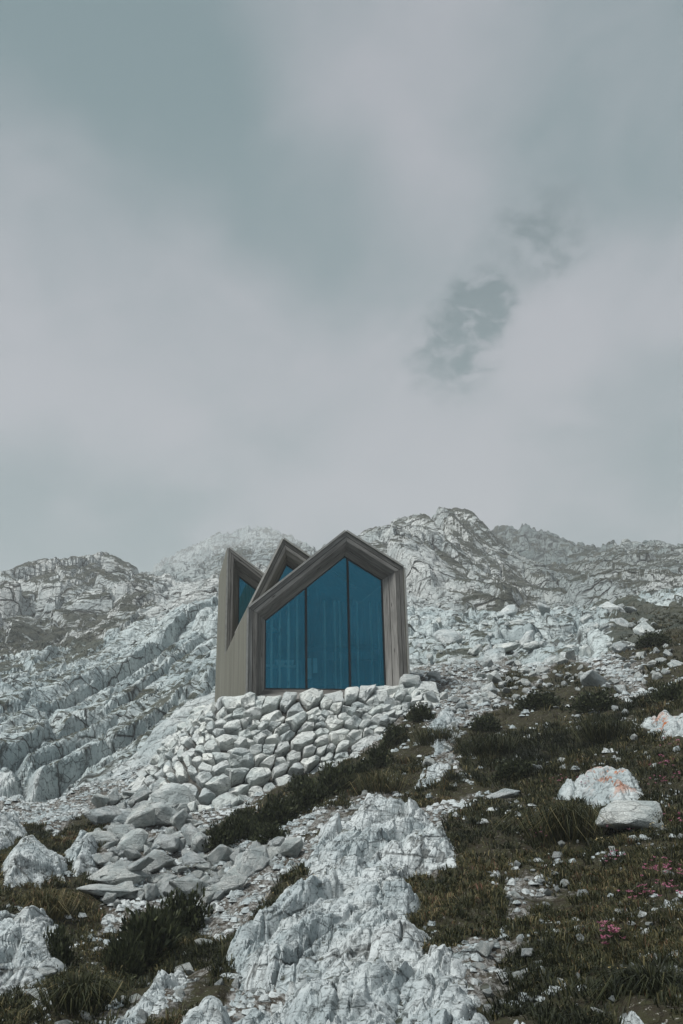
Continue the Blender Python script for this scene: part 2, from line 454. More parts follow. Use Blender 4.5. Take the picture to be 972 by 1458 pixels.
# ------------------------------------------------------------------ terrain: elevation field through points read from the photograph
# (photo x, photo y, distance in metres along the view axis)
CTRL = []
COL = {
    0:   [(1458, 6.5), (1380, 7.6), (1300, 9.0), (1235, 11), (1195, 13.5), (1150, 19), (1110, 23), (1040, 31), (950, 50), (880, 76), (833, 104), (870, 150), (900, 380), (900, 600), (880, 820)],
    150: [(1458, 6.3), (1360, 8.4), (1290, 10.4), (1215, 13), (1160, 16), (1120, 21), (1050, 28), (960, 45), (890, 70), (830, 100), (802, 114), (850, 160), (850, 300), (860, 500), (900, 760)],
    300: [(1458, 6.0), (1350, 8.0), (1250, 11), (1185, 14), (1140, 16), (1040, 22), (985, 30), (930, 37), (880, 48), (850, 68), (832, 100), (812, 190), (796, 330), (778, 540), (795, 680)],
    225: [(840, 110), (838, 200), (822, 380), (808, 500), (850, 700)],
    380: [(835, 100), (800, 200), (775, 380), (757, 560), (785, 680)],
    450: [(1458, 5.6), (1350, 7.2), (1250, 9.2), (1170, 12), (1130, 15), (1095, 17.2), (1040, 20), (985, 24), (910, 45), (850, 90), (795, 300), (800, 450)],
    500: [(860, 60), (768, 88), (800, 140)],
    560: [(880, 50), (800, 78), (745, 98), (790, 150)],
    600: [(1458, 5.4), (1350, 6.8), (1250, 8.8), (1140, 12.2), (1060, 16), (1000, 19), (960, 22.5), (910, 34), (880, 50), (820, 76)],
    635: [(735, 106), (790, 160)],
    680: [(749, 114), (800, 165)],
    720: [(1458, 5.3), (1350, 6.6), (1240, 8.6), (1140, 11.4), (1060, 14.5), (1000, 18), (950, 24), (900, 38), (872, 58), (835, 88), (785, 116), (800, 150), (752, 196), (790, 260)],
    770: [(878, 52), (850, 78), (815, 125), (756, 205), (790, 270)],
    830: [(1458, 5.2), (1350, 6.4), (1250, 8.2), (1150, 10.4), (1060, 13.5), (1000, 17), (940, 24), (890, 37), (862, 60), (830, 100), (788, 165), (830, 260)],
    900: [(1458, 5.1), (1300, 7), (1150, 9.8), (1060, 12.5), (980, 17), (905, 28), (860, 50), (820, 90), (770, 135), (810, 200)],
    972: [(1458, 5.0), (1300, 6.8), (1150, 9.2), (1060, 11.5), (980, 15), (905, 24), (855, 45), (810, 95), (780, 140), (820, 200)],
}
for px, lst in COL.items():
    for py, d in lst:
        CTRL.append((px, py, d))
for py, d in COL[0]:
    CTRL.append((-330, py + 25, d))
for py, d in COL[972]:
    CTRL.append((1320, py - 25, d))
for px in (-330, 0, 250, 486, 720, 972, 1320):
    CTRL.append((px, 940, 900))
    CTRL.append((px, 830 if px > 400 else 800, 450)) if px in (486, 720, 972, 1320) else None
    CTRL.append((px, None, 2.2))
cp = []
for px, py, d in CTRL:
    if py is None:
        p = at(px, 1458, d); e = -1.62 / d
    else:
        p = at(px, py, d); e = p[2] / d
    cp.append((p[0] / p[1], math.log(d), e))
cp = np.array(cp)
KAZ = 2.6


def _phi(r2):
    return 0.5 * r2 * np.log(r2 + 1e-12)


def _fit():
    X = np.c_[cp[:, 0] * KAZ, cp[:, 1]]; n = len(X)
    D = ((X[:, None] - X[None]) ** 2).sum(-1)
    K = _phi(D) + np.eye(n) * 2e-3
    P = np.c_[np.ones(n), X]
    A = np.block([[K, P], [P.T, np.zeros((3, 3))]])
    return X, np.linalg.solve(A, np.r_[cp[:, 2], 0, 0, 0])


_TX, _TW = _fit()


_GA = np.linspace(-1.05, 1.05, 421); _GL = np.linspace(math.log(2.0), math.log(930.0), 640)


def _grid():
    A, LL = np.meshgrid(_GA * KAZ, _GL); a, l = A.ravel(), LL.ravel(); out = np.zeros(a.shape)
    for s in range(0, len(a), 30000):
        r2 = (a[s:s + 30000, None] - _TX[None, :, 0]) ** 2 + (l[s:s + 30000, None] - _TX[None, :, 1]) ** 2
        out[s:s + 30000] = _phi(r2) @ _TW[:-3]
    return (out + _TW[-3] + _TW[-2] * a + _TW[-1] * l).reshape(A.shape)


_GE = _grid()


def elev(az, L):
    fa = np.clip((np.asarray(az, float) - _GA[0]) / (_GA[1] - _GA[0]), 0, len(_GA) - 1.001); fl = np.clip((np.asarray(L, float) - _GL[0]) / (_GL[1] - _GL[0]), 0, len(_GL) - 1.001)
    i, j = fl.astype(int), fa.astype(int); u, v = fa - j, fl - i
    return (_GE[i, j] * (1 - u) + _GE[i, j + 1] * u) * (1 - v) + (_GE[i + 1, j] * (1 - u) + _GE[i + 1, j + 1] * u) * v


HUT_YAW = math.radians(17)
HX = np.array([math.cos(HUT_YAW), math.sin(HUT_YAW), 0]); HY = np.array([-math.sin(HUT_YAW), math.cos(HUT_YAW), 0])
HO = at(352, 992, 18.5)

# photo outlines of the turf and of the bare stony ground near the camera
P_TURF = [
    [(520, 1075), (590, 1010), (640, 1080), (650, 1110), (700, 1120), (640, 1140), (560, 1150), (470, 1185), (430, 1190), (520, 1110)],
    [(640, 1045), (700, 1012), (760, 990), (840, 992), (905, 1000), (990, 960), (2600, 900), (2600, 3000), (560, 3000), (600, 1460), (700, 1420), (690, 1340), (620, 1270), (640, 1160), (690, 1130), (650, 1090)],
    [(270, 1200), (420, 1110), (540, 1060), (560, 1100), (440, 1160), (340, 1200)],
    [(-1500, 1330), (60, 1180), (130, 1240), (150, 1290), (140, 1330), (250, 1290), (300, 1350), (330, 1330), (440, 1220), (480, 1200), (400, 1300), (330, 1400), (300, 1470), (300, 3000), (-1500, 3000)],
    [(760, 985), (800, 940), (850, 955), (900, 985), (840, 1000)],
    [(870, 930), (890, 880), (940, 865), (2600, 800), (2600, 960), (930, 990)],
    [(690, 975), (730, 950), (770, 960), (740, 1000), (700, 1005)],
    [(90, 1180), (140, 1150), (160, 1190), (130, 1230), (60, 1210)],
    [(400, 1330), (600, 1230), (680, 1330), (590, 1400), (420, 1500)],
]
P_BARE = [
    [(600, 1000), (650, 990), (655, 1060), (640, 1110), (600, 1115), (620, 1060)],
    [(700, 1235), (790, 1240), (830, 1275), (760, 1290), (755, 1325), (730, 1330), (715, 1290)],
    [(690, 1330), (770, 1340), (740, 1400), (700, 1450), (670, 1400)],
    [(440, 1160), (560, 1110), (575, 1140), (480, 1190), (420, 1210)],
    [(150, 1420), (270, 1380), (290, 1345), (320, 1370), (230, 1470), (100, 1480)],
    [(560, 1140), (740, 1128), (740, 1150), (640, 1160)],
    [(840, 940), (930, 935), (920, 975), (850, 980)],
    [(640, 990), (720, 985), (700, 1030), (660, 1020)],
    [(860, 1020), (972, 1030), (972, 1050), (900, 1045)],
]


def base(az, L):
    d = np.exp(L); z = elev(az, L) * d
    return az * d, d, z


def masks(az, L, px, py):
    d = np.exp(L)
    g = np.zeros(px.shape)
    for P in P_TURF:
        g = np.maximum(g, sstep(-14, 14, poly_sd(px, py, P)))
    for P in P_BARE:
        g = np.minimum(g, 1 - 0.62 * sstep(-28, 22, poly_sd(px, py, P)))
    g = g * sstep(44, 32, d)
    rock = sstep(17, 24, d) * np.where(px < 330, 1, 0) + sstep(20, 30, d) * np.where(px >= 330, 1, 0)
    rock = rock * (1 - 0.75 * g * (px > 600))
    return np.clip(g, 0, 1), np.clip(rock, 0, 1)


def relief(x, y, d, px, py, g, rock):
    """small and large relief added to the smooth terrain"""
    z = 0.13 * fbm(x * 0.8, y * 0.8, 1.3, 4) + 0.10 * np.abs(fbm(x * 1.7, y * 1.7, 8.3, 3)) * g + 0.06 * fbm(x * 3.1, y * 3.1, 4.3, 3) * (1 + (1 - g))
    hut = np.maximum(np.maximum(-2.0 - ((x - HO[0]) * HX[0] + (y - HO[1]) * HX[1]), ((x - HO[0]) * HX[0] + (y - HO[1]) * HX[1]) - 5.0), 0)
    left = sstep(430, 300, px) * sstep(15, 24, d)
    if np.any(rock > 0):
        # slabs on the left: long tilted beds running up the slope
        ph = math.radians(80)
        wx = x + 0.9 * fbm(x * 0.12, y * 0.12, 9.0, 3); wy = y
        s = wx * math.cos(ph) + wy * math.sin(ph); t = -wx * math.sin(ph) + wy * math.cos(ph)
        h1, e1 = facets(s / 15.0, t / 3.2, 3); h2, e2 = facets(s / 5.2, t / 1.5 + 5.3, 17); h3, e3 = facets(s / 1.6, t / 0.6, 29)
        tw = -t + 0.55 * fbm(s / 7, t / 2.5, 21.0, 3)
        led = saw(tw / 2.3, .14) * sstep(-.25, .2, fbm(s / 9, t / 4, 31.0, 2)); led2 = saw(tw / 0.8 + .3, .2) * sstep(-.1, .3, fbm(s / 5, t / 2, 37.0, 2))
        slab = 1.1 * h1 - 0.50 * sstep(0.08, 0.0, e1) + 0.30 * h2 - 0.22 * sstep(0.08, 0, e2) + 0.09 * h3 + 0.5 * led + 0.2 * led2 + 0.10 * fbm(x * 1.4, y * 1.4, 7, 4)
        # scree and broken ground right of the hut
        k1, c1 = facets(x / 1.5, y / 2.8, 41, 14.0); k2, c2 = facets(x / 0.6, y / 1.2, 47, 14.0)
        scree = 0.85 * k1 - 0.25 * sstep(.12, 0, c1) + 0.35 * k2 - 0.1 * sstep(.15, 0, c2) + 0.10 * fbm(x * 1.5, y * 1.5, 2, 3)
        # hills
        q = 28.0
        wx = x + 5 * fbm(x / 18, y / 18, 3, 3); wy = y + 5 * fbm(x / 18, y / 18, 13, 3)
        a1, b1 = facets(wx / 9 + wy / 24, wy / 22 - wx / 30, 61); a2, b2 = facets(wx / 3.2 + wy / 9, wy / 8 - wx / 11, 67); a3, b3 = facets(wx / 1.2, wy / 3.0, 71)
        hill = 2.0 * a1 - 0.8 * sstep(.12, 0, b1) + 1.5 * a2 - 0.6 * sstep(.12, 0, b2) + 0.4 * a3 + 0.9 * fbm(x / 10, y / 10, 5, 4, .5)
        fr1, _ = facets(wx / 34 + wy / 90, wy / 80, 83)
        far = hill * 1.5 + 5 * fr1 + 4.5 * fbm(x / 55, y / 55, 8, 6, 0.6)
        wh = sstep(45, 80, d); wf = sstep(140, 230, d)
        rr = slab * left * (1 - wh) + scree * (1 - left) * (1 - wh) + hill * wh * (1 - wf) + far * wf
        z = z + rr * rock
    return z


def terrain(az, L):
    """world x, y, z, masks"""
    x, d, z0 = base(az, L)
    P = np.stack([x, d, z0], -1)
    px, py = proj(P.reshape(-1, 3)); px = px.reshape(np.shape(x)); py = py.reshape(np.shape(x))
    g, rock = masks(az, L, px, py)
    z = z0 + relief(x, d, d, px, py, g, rock)
    # level pad for the hut
    lx = (x - HO[0]) * HX[0] + (d - HO[1]) * HX[1]; ly = (x - HO[0]) * HY[0] + (d - HO[1]) * HY[1]
    inn = np.minimum.reduce([lx + 0.9, 4.6 - lx, ly + 0.55, 5.6 - ly])
    w_ = sstep(-0.3, 0.5, inn)
    z = np.where(inn > -0.3, z * (1 - w_) + np.minimum(z, HO[2] - 0.45) * w_, z)
    return x, d, z, px, py, g, rock


def ground_z(x, y):
    x = np.atleast_1d(np.asarray(x, float)); y = np.atleast_1d(np.asarray(y, float))
    return terrain(x / y, np.log(y))[2]


def hit(px, py, dmin=3.5, dmax=60, relief_on=False):
    """where the line of sight of a photo pixel first meets the ground"""
    r = ray(px, py); az = r[0] / r[1]; e = r[2] / r[1]
    L = np.linspace(math.log(dmin), math.log(dmax), 900)
    el = elev(np.full(L.shape, az), L)
    i = np.argmax(el > e)
    if not (el > e).any():
        i = int(np.argmin(np.abs(el - e)))
    d = math.exp(L[i])
    x = az * d
    return np.array([x, d, ground_z(x, d)[0]])


az_in = np.arange(-0.52, 0.5201, 0.0019)
az_grid = np.r_[np.arange(-1.0, -0.52, 0.007), az_in, np.arange(0.527, 1.0, 0.007)]
L_near = np.arange(math.log(2.2), math.log(26.0), 0.0085)
L_mid = np.arange(L_near[-1], math.log(135.0), 0.0048)
L_far = np.arange(L_mid[-1], math.log(900.0), 0.0105)


def sheet(name, Ls, mat, **props):
    A, LL = np.meshgrid(az_grid, Ls)
    x, y, z, px, py, g, rock = terrain(A, LL)
    V = np.stack([x, y, z], -1).reshape(-1, 3); nc = len(az_grid); nr = len(Ls)
    idx = np.arange(nr * nc).reshape(nr, nc)
    Fc = np.stack([idx[:-1, :-1], idx[:-1, 1:], idx[1:, 1:], idx[1:, :-1]], -1).reshape(-1, 4)
    # plants grow on the two hill tops and in the hollow of the left hill
    veg = 0.35 * sstep(60, 0, np.hypot(px - 150, (py - 825) * 2)) + 0.35 * sstep(60, 0, np.hypot(px - 230, (py - 850) * 2)) + 0.3 * sstep(70, 0, np.hypot(px - 110, (py - 925) * 2.5)) \
        + 0.2 * sstep(70, 0, np.hypot(px - 660, (py - 770) * 1.3)) + 0.25 * sstep(50, 0, np.hypot(px - 720, py - 860)) + 0.5 * sstep(60, 0, np.hypot(px - 890, (py - 880) * 1.5)) \
        - 0.9 * sstep(70, 20, np.hypot((px - 265), (py - 865) * 1.2)) - 0.35 * sstep(70, 20, np.hypot(px - 600, py - 850))
    veg = veg + 1.2 * g
    # the ridges beyond the white hill are older, lichen-grey rock
    wea = sstep(-25, 25, px - 690 - (py - 750) * 0.75) * sstep(55, 95, y) * (0.8 + 0.4 * fbm(x / 12, y / 12, 44.0, 3))
    me = mesh_data(name, V, Fc, mat, False, attrs={'grass': g, 'rock': rock, 'veg': veg, 'weathered': np.clip(wea, 0, 1)})
    return link(name, me, kind='structure', **props)


sheet('ground', L_near, M_GROUND)
# split the middle distance in slope (slabs, scree) and hills, sharing their border row
k = int(np.searchsorted(L_mid, math.log(58.0)))
sheet('rocky_slope', L_mid[:k + 1], M_SLAB)
sheet('hills', L_mid[k:], M_HILL)
sheet('mountains', L_far, M_FAR)
# the slope going down behind the viewpoint
gx = np.linspace(-60, 60, 41); gy = np.linspace(-90, 2.4, 40)
GX, GY = np.meshgrid(gx, gy)
GZ = -1.75 + 0.35 * np.minimum(GY - 2.4, 0) * sstep(2.4, -8, GY) + 0.5 * fbm(GX / 9, GY / 9, 2, 4) * sstep(1, -6, GY) + GX * 0.12 * sstep(2.4, -10, GY) - 0.12 * np.maximum(np.abs(GX) - 2.3, 0)
ii = np.arange(GX.size).reshape(GX.shape)
link('lower_slope', mesh_data('lower_slope', np.stack([GX, GY, GZ], -1).reshape(-1, 3), np.stack([ii[:-1, :-1], ii[:-1, 1:], ii[1:, 1:], ii[1:, :-1]], -1).reshape(-1, 4), M_GROUND, True, attrs={'grass': np.ones(GX.size), 'rock': np.zeros(GX.size)}), kind='structure')

# ------------------------------------------------------------------ the hut
hut = empty('alpine_hut', tuple(HO), HUT_YAW, label='small grey timber framed hut with three pointed glazed gables above the stone wall', category='hut')


def loc_at(px, py, dep):
    """hut coordinates (x, z) of a photo pixel on the plane `dep` metres behind the front"""
    r = ray(px, py); q = r * (((HO + dep * HY) @ HY) / (r @ HY)) - HO
    return np.array([q @ HX, q[2]])


def inset(poly, d):
    """inset of a counter-clockwise polygon in the x-z plane; d is one distance or one per edge"""
    n = len(poly); P = [np.array(p, float) for p in poly]; out = []
    ds = [d] * n if np.isscalar(d) else d
    L = []
    for i in range(n):
        e = P[(i + 1) % n] - P[i]; e = e / np.linalg.norm(e); nn = np.array([-e[1], e[0]])
        L.append((P[i] + nn * ds[i], e))
    for i in range(n):
        (a, u), (b, v) = L[i - 1], L[i]
        t = np.linalg.solve(np.c_[u, -v], b - a)[0]
        out.append(a + u * t)
    return out


def clip(poly, nrm_, off):
    """keep the part of a polygon (n-D points) where nrm.p >= off"""
    out = []
    for i in range(len(poly)):
        a, b = np.array(poly[i], float), np.array(poly[(i + 1) % len(poly)], float)
        da, db = a @ nrm_ - off, b @ nrm_ - off
        if da >= 0:
            out.append(a)
        if (da >= 0) != (db >= 0):
            out.append(a + (b - a) * (da / (da - db)))
    return out


def prism(name, poly3, back, mat, parent, uvdir=None, edge=None, **props):
    """a flat polygon thickened by the vector `back`"""
    P = [np.array(p, float) for p in poly3]; n = len(P); back = np.array(back, float)
    V = P + [p + back for p in P]
    Fc = [tuple(range(n)), tuple(range(2 * n - 1, n - 1, -1))] + [(i, i + n, (i + 1) % n + n, (i + 1) % n) for i in range(n)]
    e = np.array(uvdir, float) if uvdir is not None else P[1] - P[0]
    e = e / np.linalg.norm(e); f_ = np.cross(back / np.linalg.norm(back), e)
    uv = [(v @ f_ + (0.02 if i >= n else 0), v @ e) for i, v in enumerate(V)]
    me = mesh_data(name, V, Fc, mat, False, uv=uv)
    import bmesh
    if edge is not None:
        me.materials.append(edge)
        for p_ in me.polygons[2:]:
            p_.material_index = 1
    bm = bmesh.new(); bm.from_mesh(me); bmesh.ops.recalc_face_normals(bm, faces=bm.faces)
    bm.to_mesh(me); bm.free()
    return link(name, me, parent, **props)


def box3(name, lo, hi, mat, parent, **props):
    (x0, y0, z0), (x1, y1, z1) = lo, hi
    return prism(name, [(x0, y0, z0), (x1, y0, z0), (x1, y0, z1), (x0, y0, z1)], (0, y1 - y0, 0), mat, parent, uvdir=(0, 0, 1) if z1 - z0 > x1 - x0 else (1, 0, 0), **props)


def gable_front(poly, y0, keep=(), band=0.20, splay=0.24, depth=0.30, xs=(), glass_edges=None):
    """window gable: a flat outer board and two splayed inner boards on every edge, gasket, panes, mullions.
    keep: half planes (n, off) in x-z that trim what would reach below a roof"""
    n = len(poly)
    rings = [inset(poly, d) for d in (0.0, band * .5, band, band + splay * 0.5, band + splay)]
    ys = [y0, y0, y0, y0 + depth * 0.5, y0 + depth]

    def trim(q3):
        for (nn, off) in keep:
            q3 = clip(q3, np.array([nn[0], 0, nn[1]]), off)
        return q3
    for r in range(4):
        for i in range(n):
            j = (i + 1) % n
            a, b, c, d_ = rings[r][i], rings[r][j], rings[r + 1][j], rings[r + 1][i]
            q = [np.array([a[0], ys[r], a[1]]), np.array([b[0], ys[r], b[1]]), np.array([c[0], ys[r + 1], c[1]]), np.array([d_[0], ys[r + 1], d_[1]])]
            ctr = sum(q) / 4; e = q[1] - q[0]; ln = np.linalg.norm(e); e = e / ln
            nn = np.cross(e, q[3] - q[0]); nn /= np.linalg.norm(nn)
            if nn[1] < 0:
                nn = -nn
            m_ = np.cross(nn, e); m_ = m_ * np.sign(m_ @ (q[3] - q[0]))
            q = [q[0] + e * .003 + m_ * .007, q[1] - e * .003 + m_ * .007, q[2] - e * .003 - m_ * .007, q[3] + e * .003 - m_ * .007]
            q = trim(q)
            if len(q) >= 3:
                prism('frame_board', q, nn * 0.05, M_WOOD, hut, uvdir=e)
    # backing behind the board joints
    for i in range(n):
        j = (i + 1) % n
        a, b, c, d_ = rings[0][i], rings[0][j], rings[2][j], rings[2][i]
        q = trim([np.array([p[0], y0 + 0.052, p[1]]) for p in (a, b, c, d_)])
        if len(q) >= 3:
            prism('frame_core', q, (0, 0.03, 0), M_GASKET, hut)
    g_out, g_mid, g_in = rings[4], inset(poly, band + splay - .015), inset(poly, band + splay + 0.022)
    edges = [-9.0, *xs, 9.0]; win = None
    for a, b in zip(edges[:-1], edges[1:]):
        P = [np.array([p[0], y0 + depth + 0.012, p[1]]) for p in g_out]
        P = clip(P, np.array([1.0, 0, 0]), a + 0.012) if a > -9 else P
        P = clip(P, np.array([-1.0, 0, 0]), -b + 0.012) if b < 9 else P
        P = trim(P)
        if len(P) >= 3:
            o_ = prism('window_pane', P, (0, 0.016, 0), M_GLASS, hut)
            win = win or o_
    for i in range(n):
        j = (i + 1) % n
        q = trim([np.array([p[0], y0 + depth - 0.01, p[1]]) for p in (g_mid[i], g_mid[j], g_in[j], g_in[i])])
        if len(q) >= 3:
            prism('gasket', q, (0, 0.05, 0), M_GASKET, win)
    for x in xs:
        P = clip(clip([np.array([p[0], p[1]]) for p in g_out], np.array([1.0, 0]), x - 0.022), np.array([-1.0, 0]), -(x + 0.022))
        if len(P) >= 3:
            prism('mullion', [np.array([p[0], y0 + depth - 0.012, p[1]]) for p in P], (0, 0.07, 0), M_GASKET, win)
    return rings


ZB = -0.24
A1 = loc_at(492, 757, 0); E1 = loc_at(354, 866, 0); ER = loc_at(573, 808, 0)
E1[0] = 0.0; ER[0] = 3.74
D2, D3, D4 = 1.45, 3.0, 4.55
F1 = [np.array([0, ZB]), np.array([3.74, ZB]), ER, A1, E1]
mx1, mx2 = loc_at(436, 930, .3)[0], loc_at(497.5, 930, .3)[0]
gable_front(F1, 0.0, xs=(mx1, mx2))
# roof of the front module: the left slope dips backwards to the notch N in the side wall
N = np.array([0.0, D3, 1.29])
T = 0.045


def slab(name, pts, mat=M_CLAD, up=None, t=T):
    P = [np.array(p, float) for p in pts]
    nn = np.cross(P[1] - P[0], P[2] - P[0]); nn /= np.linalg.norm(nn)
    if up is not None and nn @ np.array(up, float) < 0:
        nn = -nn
    return prism(name, [p + nn * 0.003 for p in P], nn * t, mat, hut, edge=M_EDGE_LIT)


def v3(p, y):
    return np.array([p[0], y, p[1]])


OV = -0.035                                              # roof and wall panels stand a little proud of the frame boards
A1b = A1 + np.array([-0.10, -0.10]); ERb = ER + np.array([0, -0.25])
rl = lambda p, q, y0, y1, y: p + (q - p) * (y - y0) / (y1 - y0)
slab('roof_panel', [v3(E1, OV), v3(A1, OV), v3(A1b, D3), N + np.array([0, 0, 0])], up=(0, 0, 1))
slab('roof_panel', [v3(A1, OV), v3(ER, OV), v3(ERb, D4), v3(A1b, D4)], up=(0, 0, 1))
# side walls
_zt = lambda y: E1[1] - .004 + (N[2] - E1[1]) * (y - OV) / (D3 - OV)
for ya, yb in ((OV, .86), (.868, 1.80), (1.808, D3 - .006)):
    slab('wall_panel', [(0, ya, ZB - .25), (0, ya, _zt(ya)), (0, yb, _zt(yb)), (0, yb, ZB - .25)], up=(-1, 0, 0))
prism('wall_core', [(0.006, OV + .06, ZB - .2), (0.006, OV + .06, E1[1] - .06), (0.006, D3 - .04, N[2] - .06), (0.006, D3 - .04, ZB - .2)], (.02, 0, 0), M_GASKET, hut)
A3 = loc_at(326.3, 780, D3); A3[0] = 0.0
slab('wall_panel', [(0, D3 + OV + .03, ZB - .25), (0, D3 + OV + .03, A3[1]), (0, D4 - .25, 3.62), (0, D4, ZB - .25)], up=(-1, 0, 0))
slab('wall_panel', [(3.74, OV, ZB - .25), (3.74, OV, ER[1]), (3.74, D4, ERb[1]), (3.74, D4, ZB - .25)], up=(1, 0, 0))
prism('wall_panel', [(0, D4, ZB - .25), (3.74, D4, ZB - .25), (3.74, D4, ERb[1]), (2.2, D4, 3.6), (0, D4 - .02, 3.4)], (0, 0.05, 0), M_CLAD, hut)
# middle module
A2 = loc_at(403, 768, D2); l2 = loc_at(362, 850, D2); r2 = loc_at(441, 794, D2)
sl = (A2[1] - l2[1]) / (A2[0] - l2[0]); sr = (r2[1] - A2[1]) / (r2[0] - A2[0])
B2L = np.array([A2[0] - (A2[1] - 1.1) / sl, 1.1]); B2R = np.array([3.0, A2[1] + (3.0 - A2[0]) * sr])
F2 = [B2L, np.array([3.0, 1.1]), B2R, A2]
z_e = E1[1] + (N[2] - E1[1]) * D2 / D3
sl1 = (A1[1] - E1[1]) / (A1[0] - E1[0])
roof_n = np.array([-sl1, 1.0]); roof_n /= np.linalg.norm(roof_n)
zr = lambda f: E1[1] + (N[2] - E1[1]) * f
keep2 = [(roof_n, roof_n @ np.array([0.0, zr(D2 / D3) + 0.0]))]
gable_front(F2, D2, keep=keep2, band=0.18, splay=0.20, depth=0.34)
_e2 = A2 - B2L                                           # where the steep left roof meets the roof of the front module
foot = lambda f: B2L + _e2 * ((roof_n @ np.array([0.0, zr(f)]) - roof_n @ B2L) / (roof_n @ _e2))
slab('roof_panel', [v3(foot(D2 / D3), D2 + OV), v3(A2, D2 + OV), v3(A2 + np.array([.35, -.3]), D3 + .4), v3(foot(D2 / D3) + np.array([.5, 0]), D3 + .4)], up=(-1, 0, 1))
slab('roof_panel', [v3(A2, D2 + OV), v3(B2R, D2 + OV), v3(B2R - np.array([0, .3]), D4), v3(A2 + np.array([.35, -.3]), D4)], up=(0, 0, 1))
# rear module: apex above the side wall
r3 = loc_at(375, 818, D3)
sr3 = (r3[1] - A3[1]) / (r3[0] - A3[0])
F3 = [np.array([0.0, 0.2]), np.array([1.75, 0.2]), np.array([1.75, A3[1] + 1.75 * sr3]), A3]
keep3 = [(roof_n, roof_n @ np.array([0.0, N[2] - 0.02]))]
gable_front(F3, D3, keep=keep3, band=0.14, splay=0.20, depth=0.36)
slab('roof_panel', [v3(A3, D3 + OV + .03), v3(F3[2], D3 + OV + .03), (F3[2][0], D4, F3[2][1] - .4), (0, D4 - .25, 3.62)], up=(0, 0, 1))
# inside: floor, lining, bunk posts, shelf
box3('floor_deck', (0.06, 0.36, 0.02), (3.68, D3 - .1, 0.10), M_WOOD_IN, hut)
for i in range(12):
    x0 = 0.08 + i * 0.298
    zt = min(E1[1] + sl1 * x0, ER[1] + (A1[1] - ER[1]) * (3.74 - x0) / (3.74 - A1[0])) - 0.62
    box3('lining_board', (x0, D3 - .16, 0.1), (x0 + 0.288, D3 - .12, max(0.8, zt)), M_WOOD_IN, hut)
for i in range(8):
    box3('lining_board', (0.05 + i * .11, D3 + .75, 1.2), (0.05 + i * .11 + .104, D3 + .79, 3.4), M_WOOD_IN, hut)
for px in (386, 398, 410.3, 422.8):
    x = loc_at(px, 930, 0.6)[0]
    zt = E1[1] + sl1 * x - 0.55
    box3('bunk_post', (x - .024, 0.58, 0.1), (x + .024, 0.63, zt), M_WHITEWOOD, hut)
for px in (462, 477, 484, 509, 529, 540):
    x = loc_at(px, 930, 1.45)[0]
    box3('bunk_post', (x - .022, 1.42, 0.1), (x + .022, 1.46, 2.5), M_WHITEWOOD, hut)
zs = loc_at(400, 947, 1.15)[1]
box3('shelf', (0.42, 1.05, zs - .06), (1.34, 1.35, zs), M_WHITEWOOD, hut)
box3('bunk_base', (1.9, 1.5, 0.42), (3.62, 2.3, 0.50), M_WOOD_IN, hut)
box3('bunk_base', (1.9, 1.5, 1.35), (3.62, 2.3, 1.43), M_WOOD_IN, hut)


def lathe(name, prof, mat, parent=None, n=14, **props):
    V, Fc = [], []
    for (r, z) in prof:
        for k_ in range(n):
            a = 2 * math.pi * k_ / n
            V.append((r * math.cos(a), r * math.sin(a), z))
    for i in range(len(prof) - 1):
        for k_ in range(n):
            Fc.append((i * n + k_, i * n + (k_ + 1) % n, (i + 1) * n + (k_ + 1) % n, (i + 1) * n + k_))
    return link(name, mesh_data(name, V, Fc, mat, True), parent, **props)


def hut_world(x, y, z):
    return Vector(HO + HX * x + HY * y + np.array([0, 0, z]))


for px, nm in ((394, 'cup'), (401.5, 'cup'), (407.5, 'cup'), (415, 'cup')):
    x = loc_at(px, 944, 1.2)[0]
    c_ = lathe(nm, [(0.0, 0.0), (0.035, 0.0), (0.055, 0.13), (0.05, 0.13), (0.031, 0.01), (0, .01)], M_WHITE, label='white cup standing on the shelf behind the hut window', category='cup', group='cups on the shelf')
    c_.location = hut_world(x, 1.2, zs)
lp = loc_at(387, 897, 1.3)
lamp = empty('pendant_lamp', hut_world(lp[0], 1.3, lp[1]), label='white cone shaped pendant lamp hanging inside the glass behind a post', category='lamp')
lathe('lamp_shade', [(0.15, -0.05), (0.05, 0.06), (0.015, 0.075), (0.01, 0.06), (0.14, -0.05)], M_WHITE, lamp)
lathe('cord', [(0.006, 0.07), (0.006, 0.45)], M_GASKET, lamp, 8)
for px, h_ in ((440, .50), (448.5, .36)):
    x = loc_at(px, 940, 1.6)[0]; zt = loc_at(px, 937, 1.6)[1]
    tw = prism('window_stand_in', [(x - .055, 1.6, zt - h_), (x + .055, 1.605, zt - h_ + .01), (x + .05, 1.6, zt), (x - .05, 1.6, zt)], (0, .02, 0), M_WHITE, None)  # pale panels added where the rear window would show bright
    tw.matrix_world = Matrix.Translation(Vector(HO)) @ Matrix.Rotation(HUT_YAW, 4, 'Z')
    tw['label'] = 'pale panel added in place of the bright rear window of the hut'; tw['category'] = 'window_stand_in'; tw['group'] = 'added panels for the rear window'
box3('rail', (1.34, 1.63, loc_at(440, 937, 1.6)[1] - .03), (3.6, 1.66, loc_at(440, 937, 1.6)[1]), M_WOOD_IN, hut)

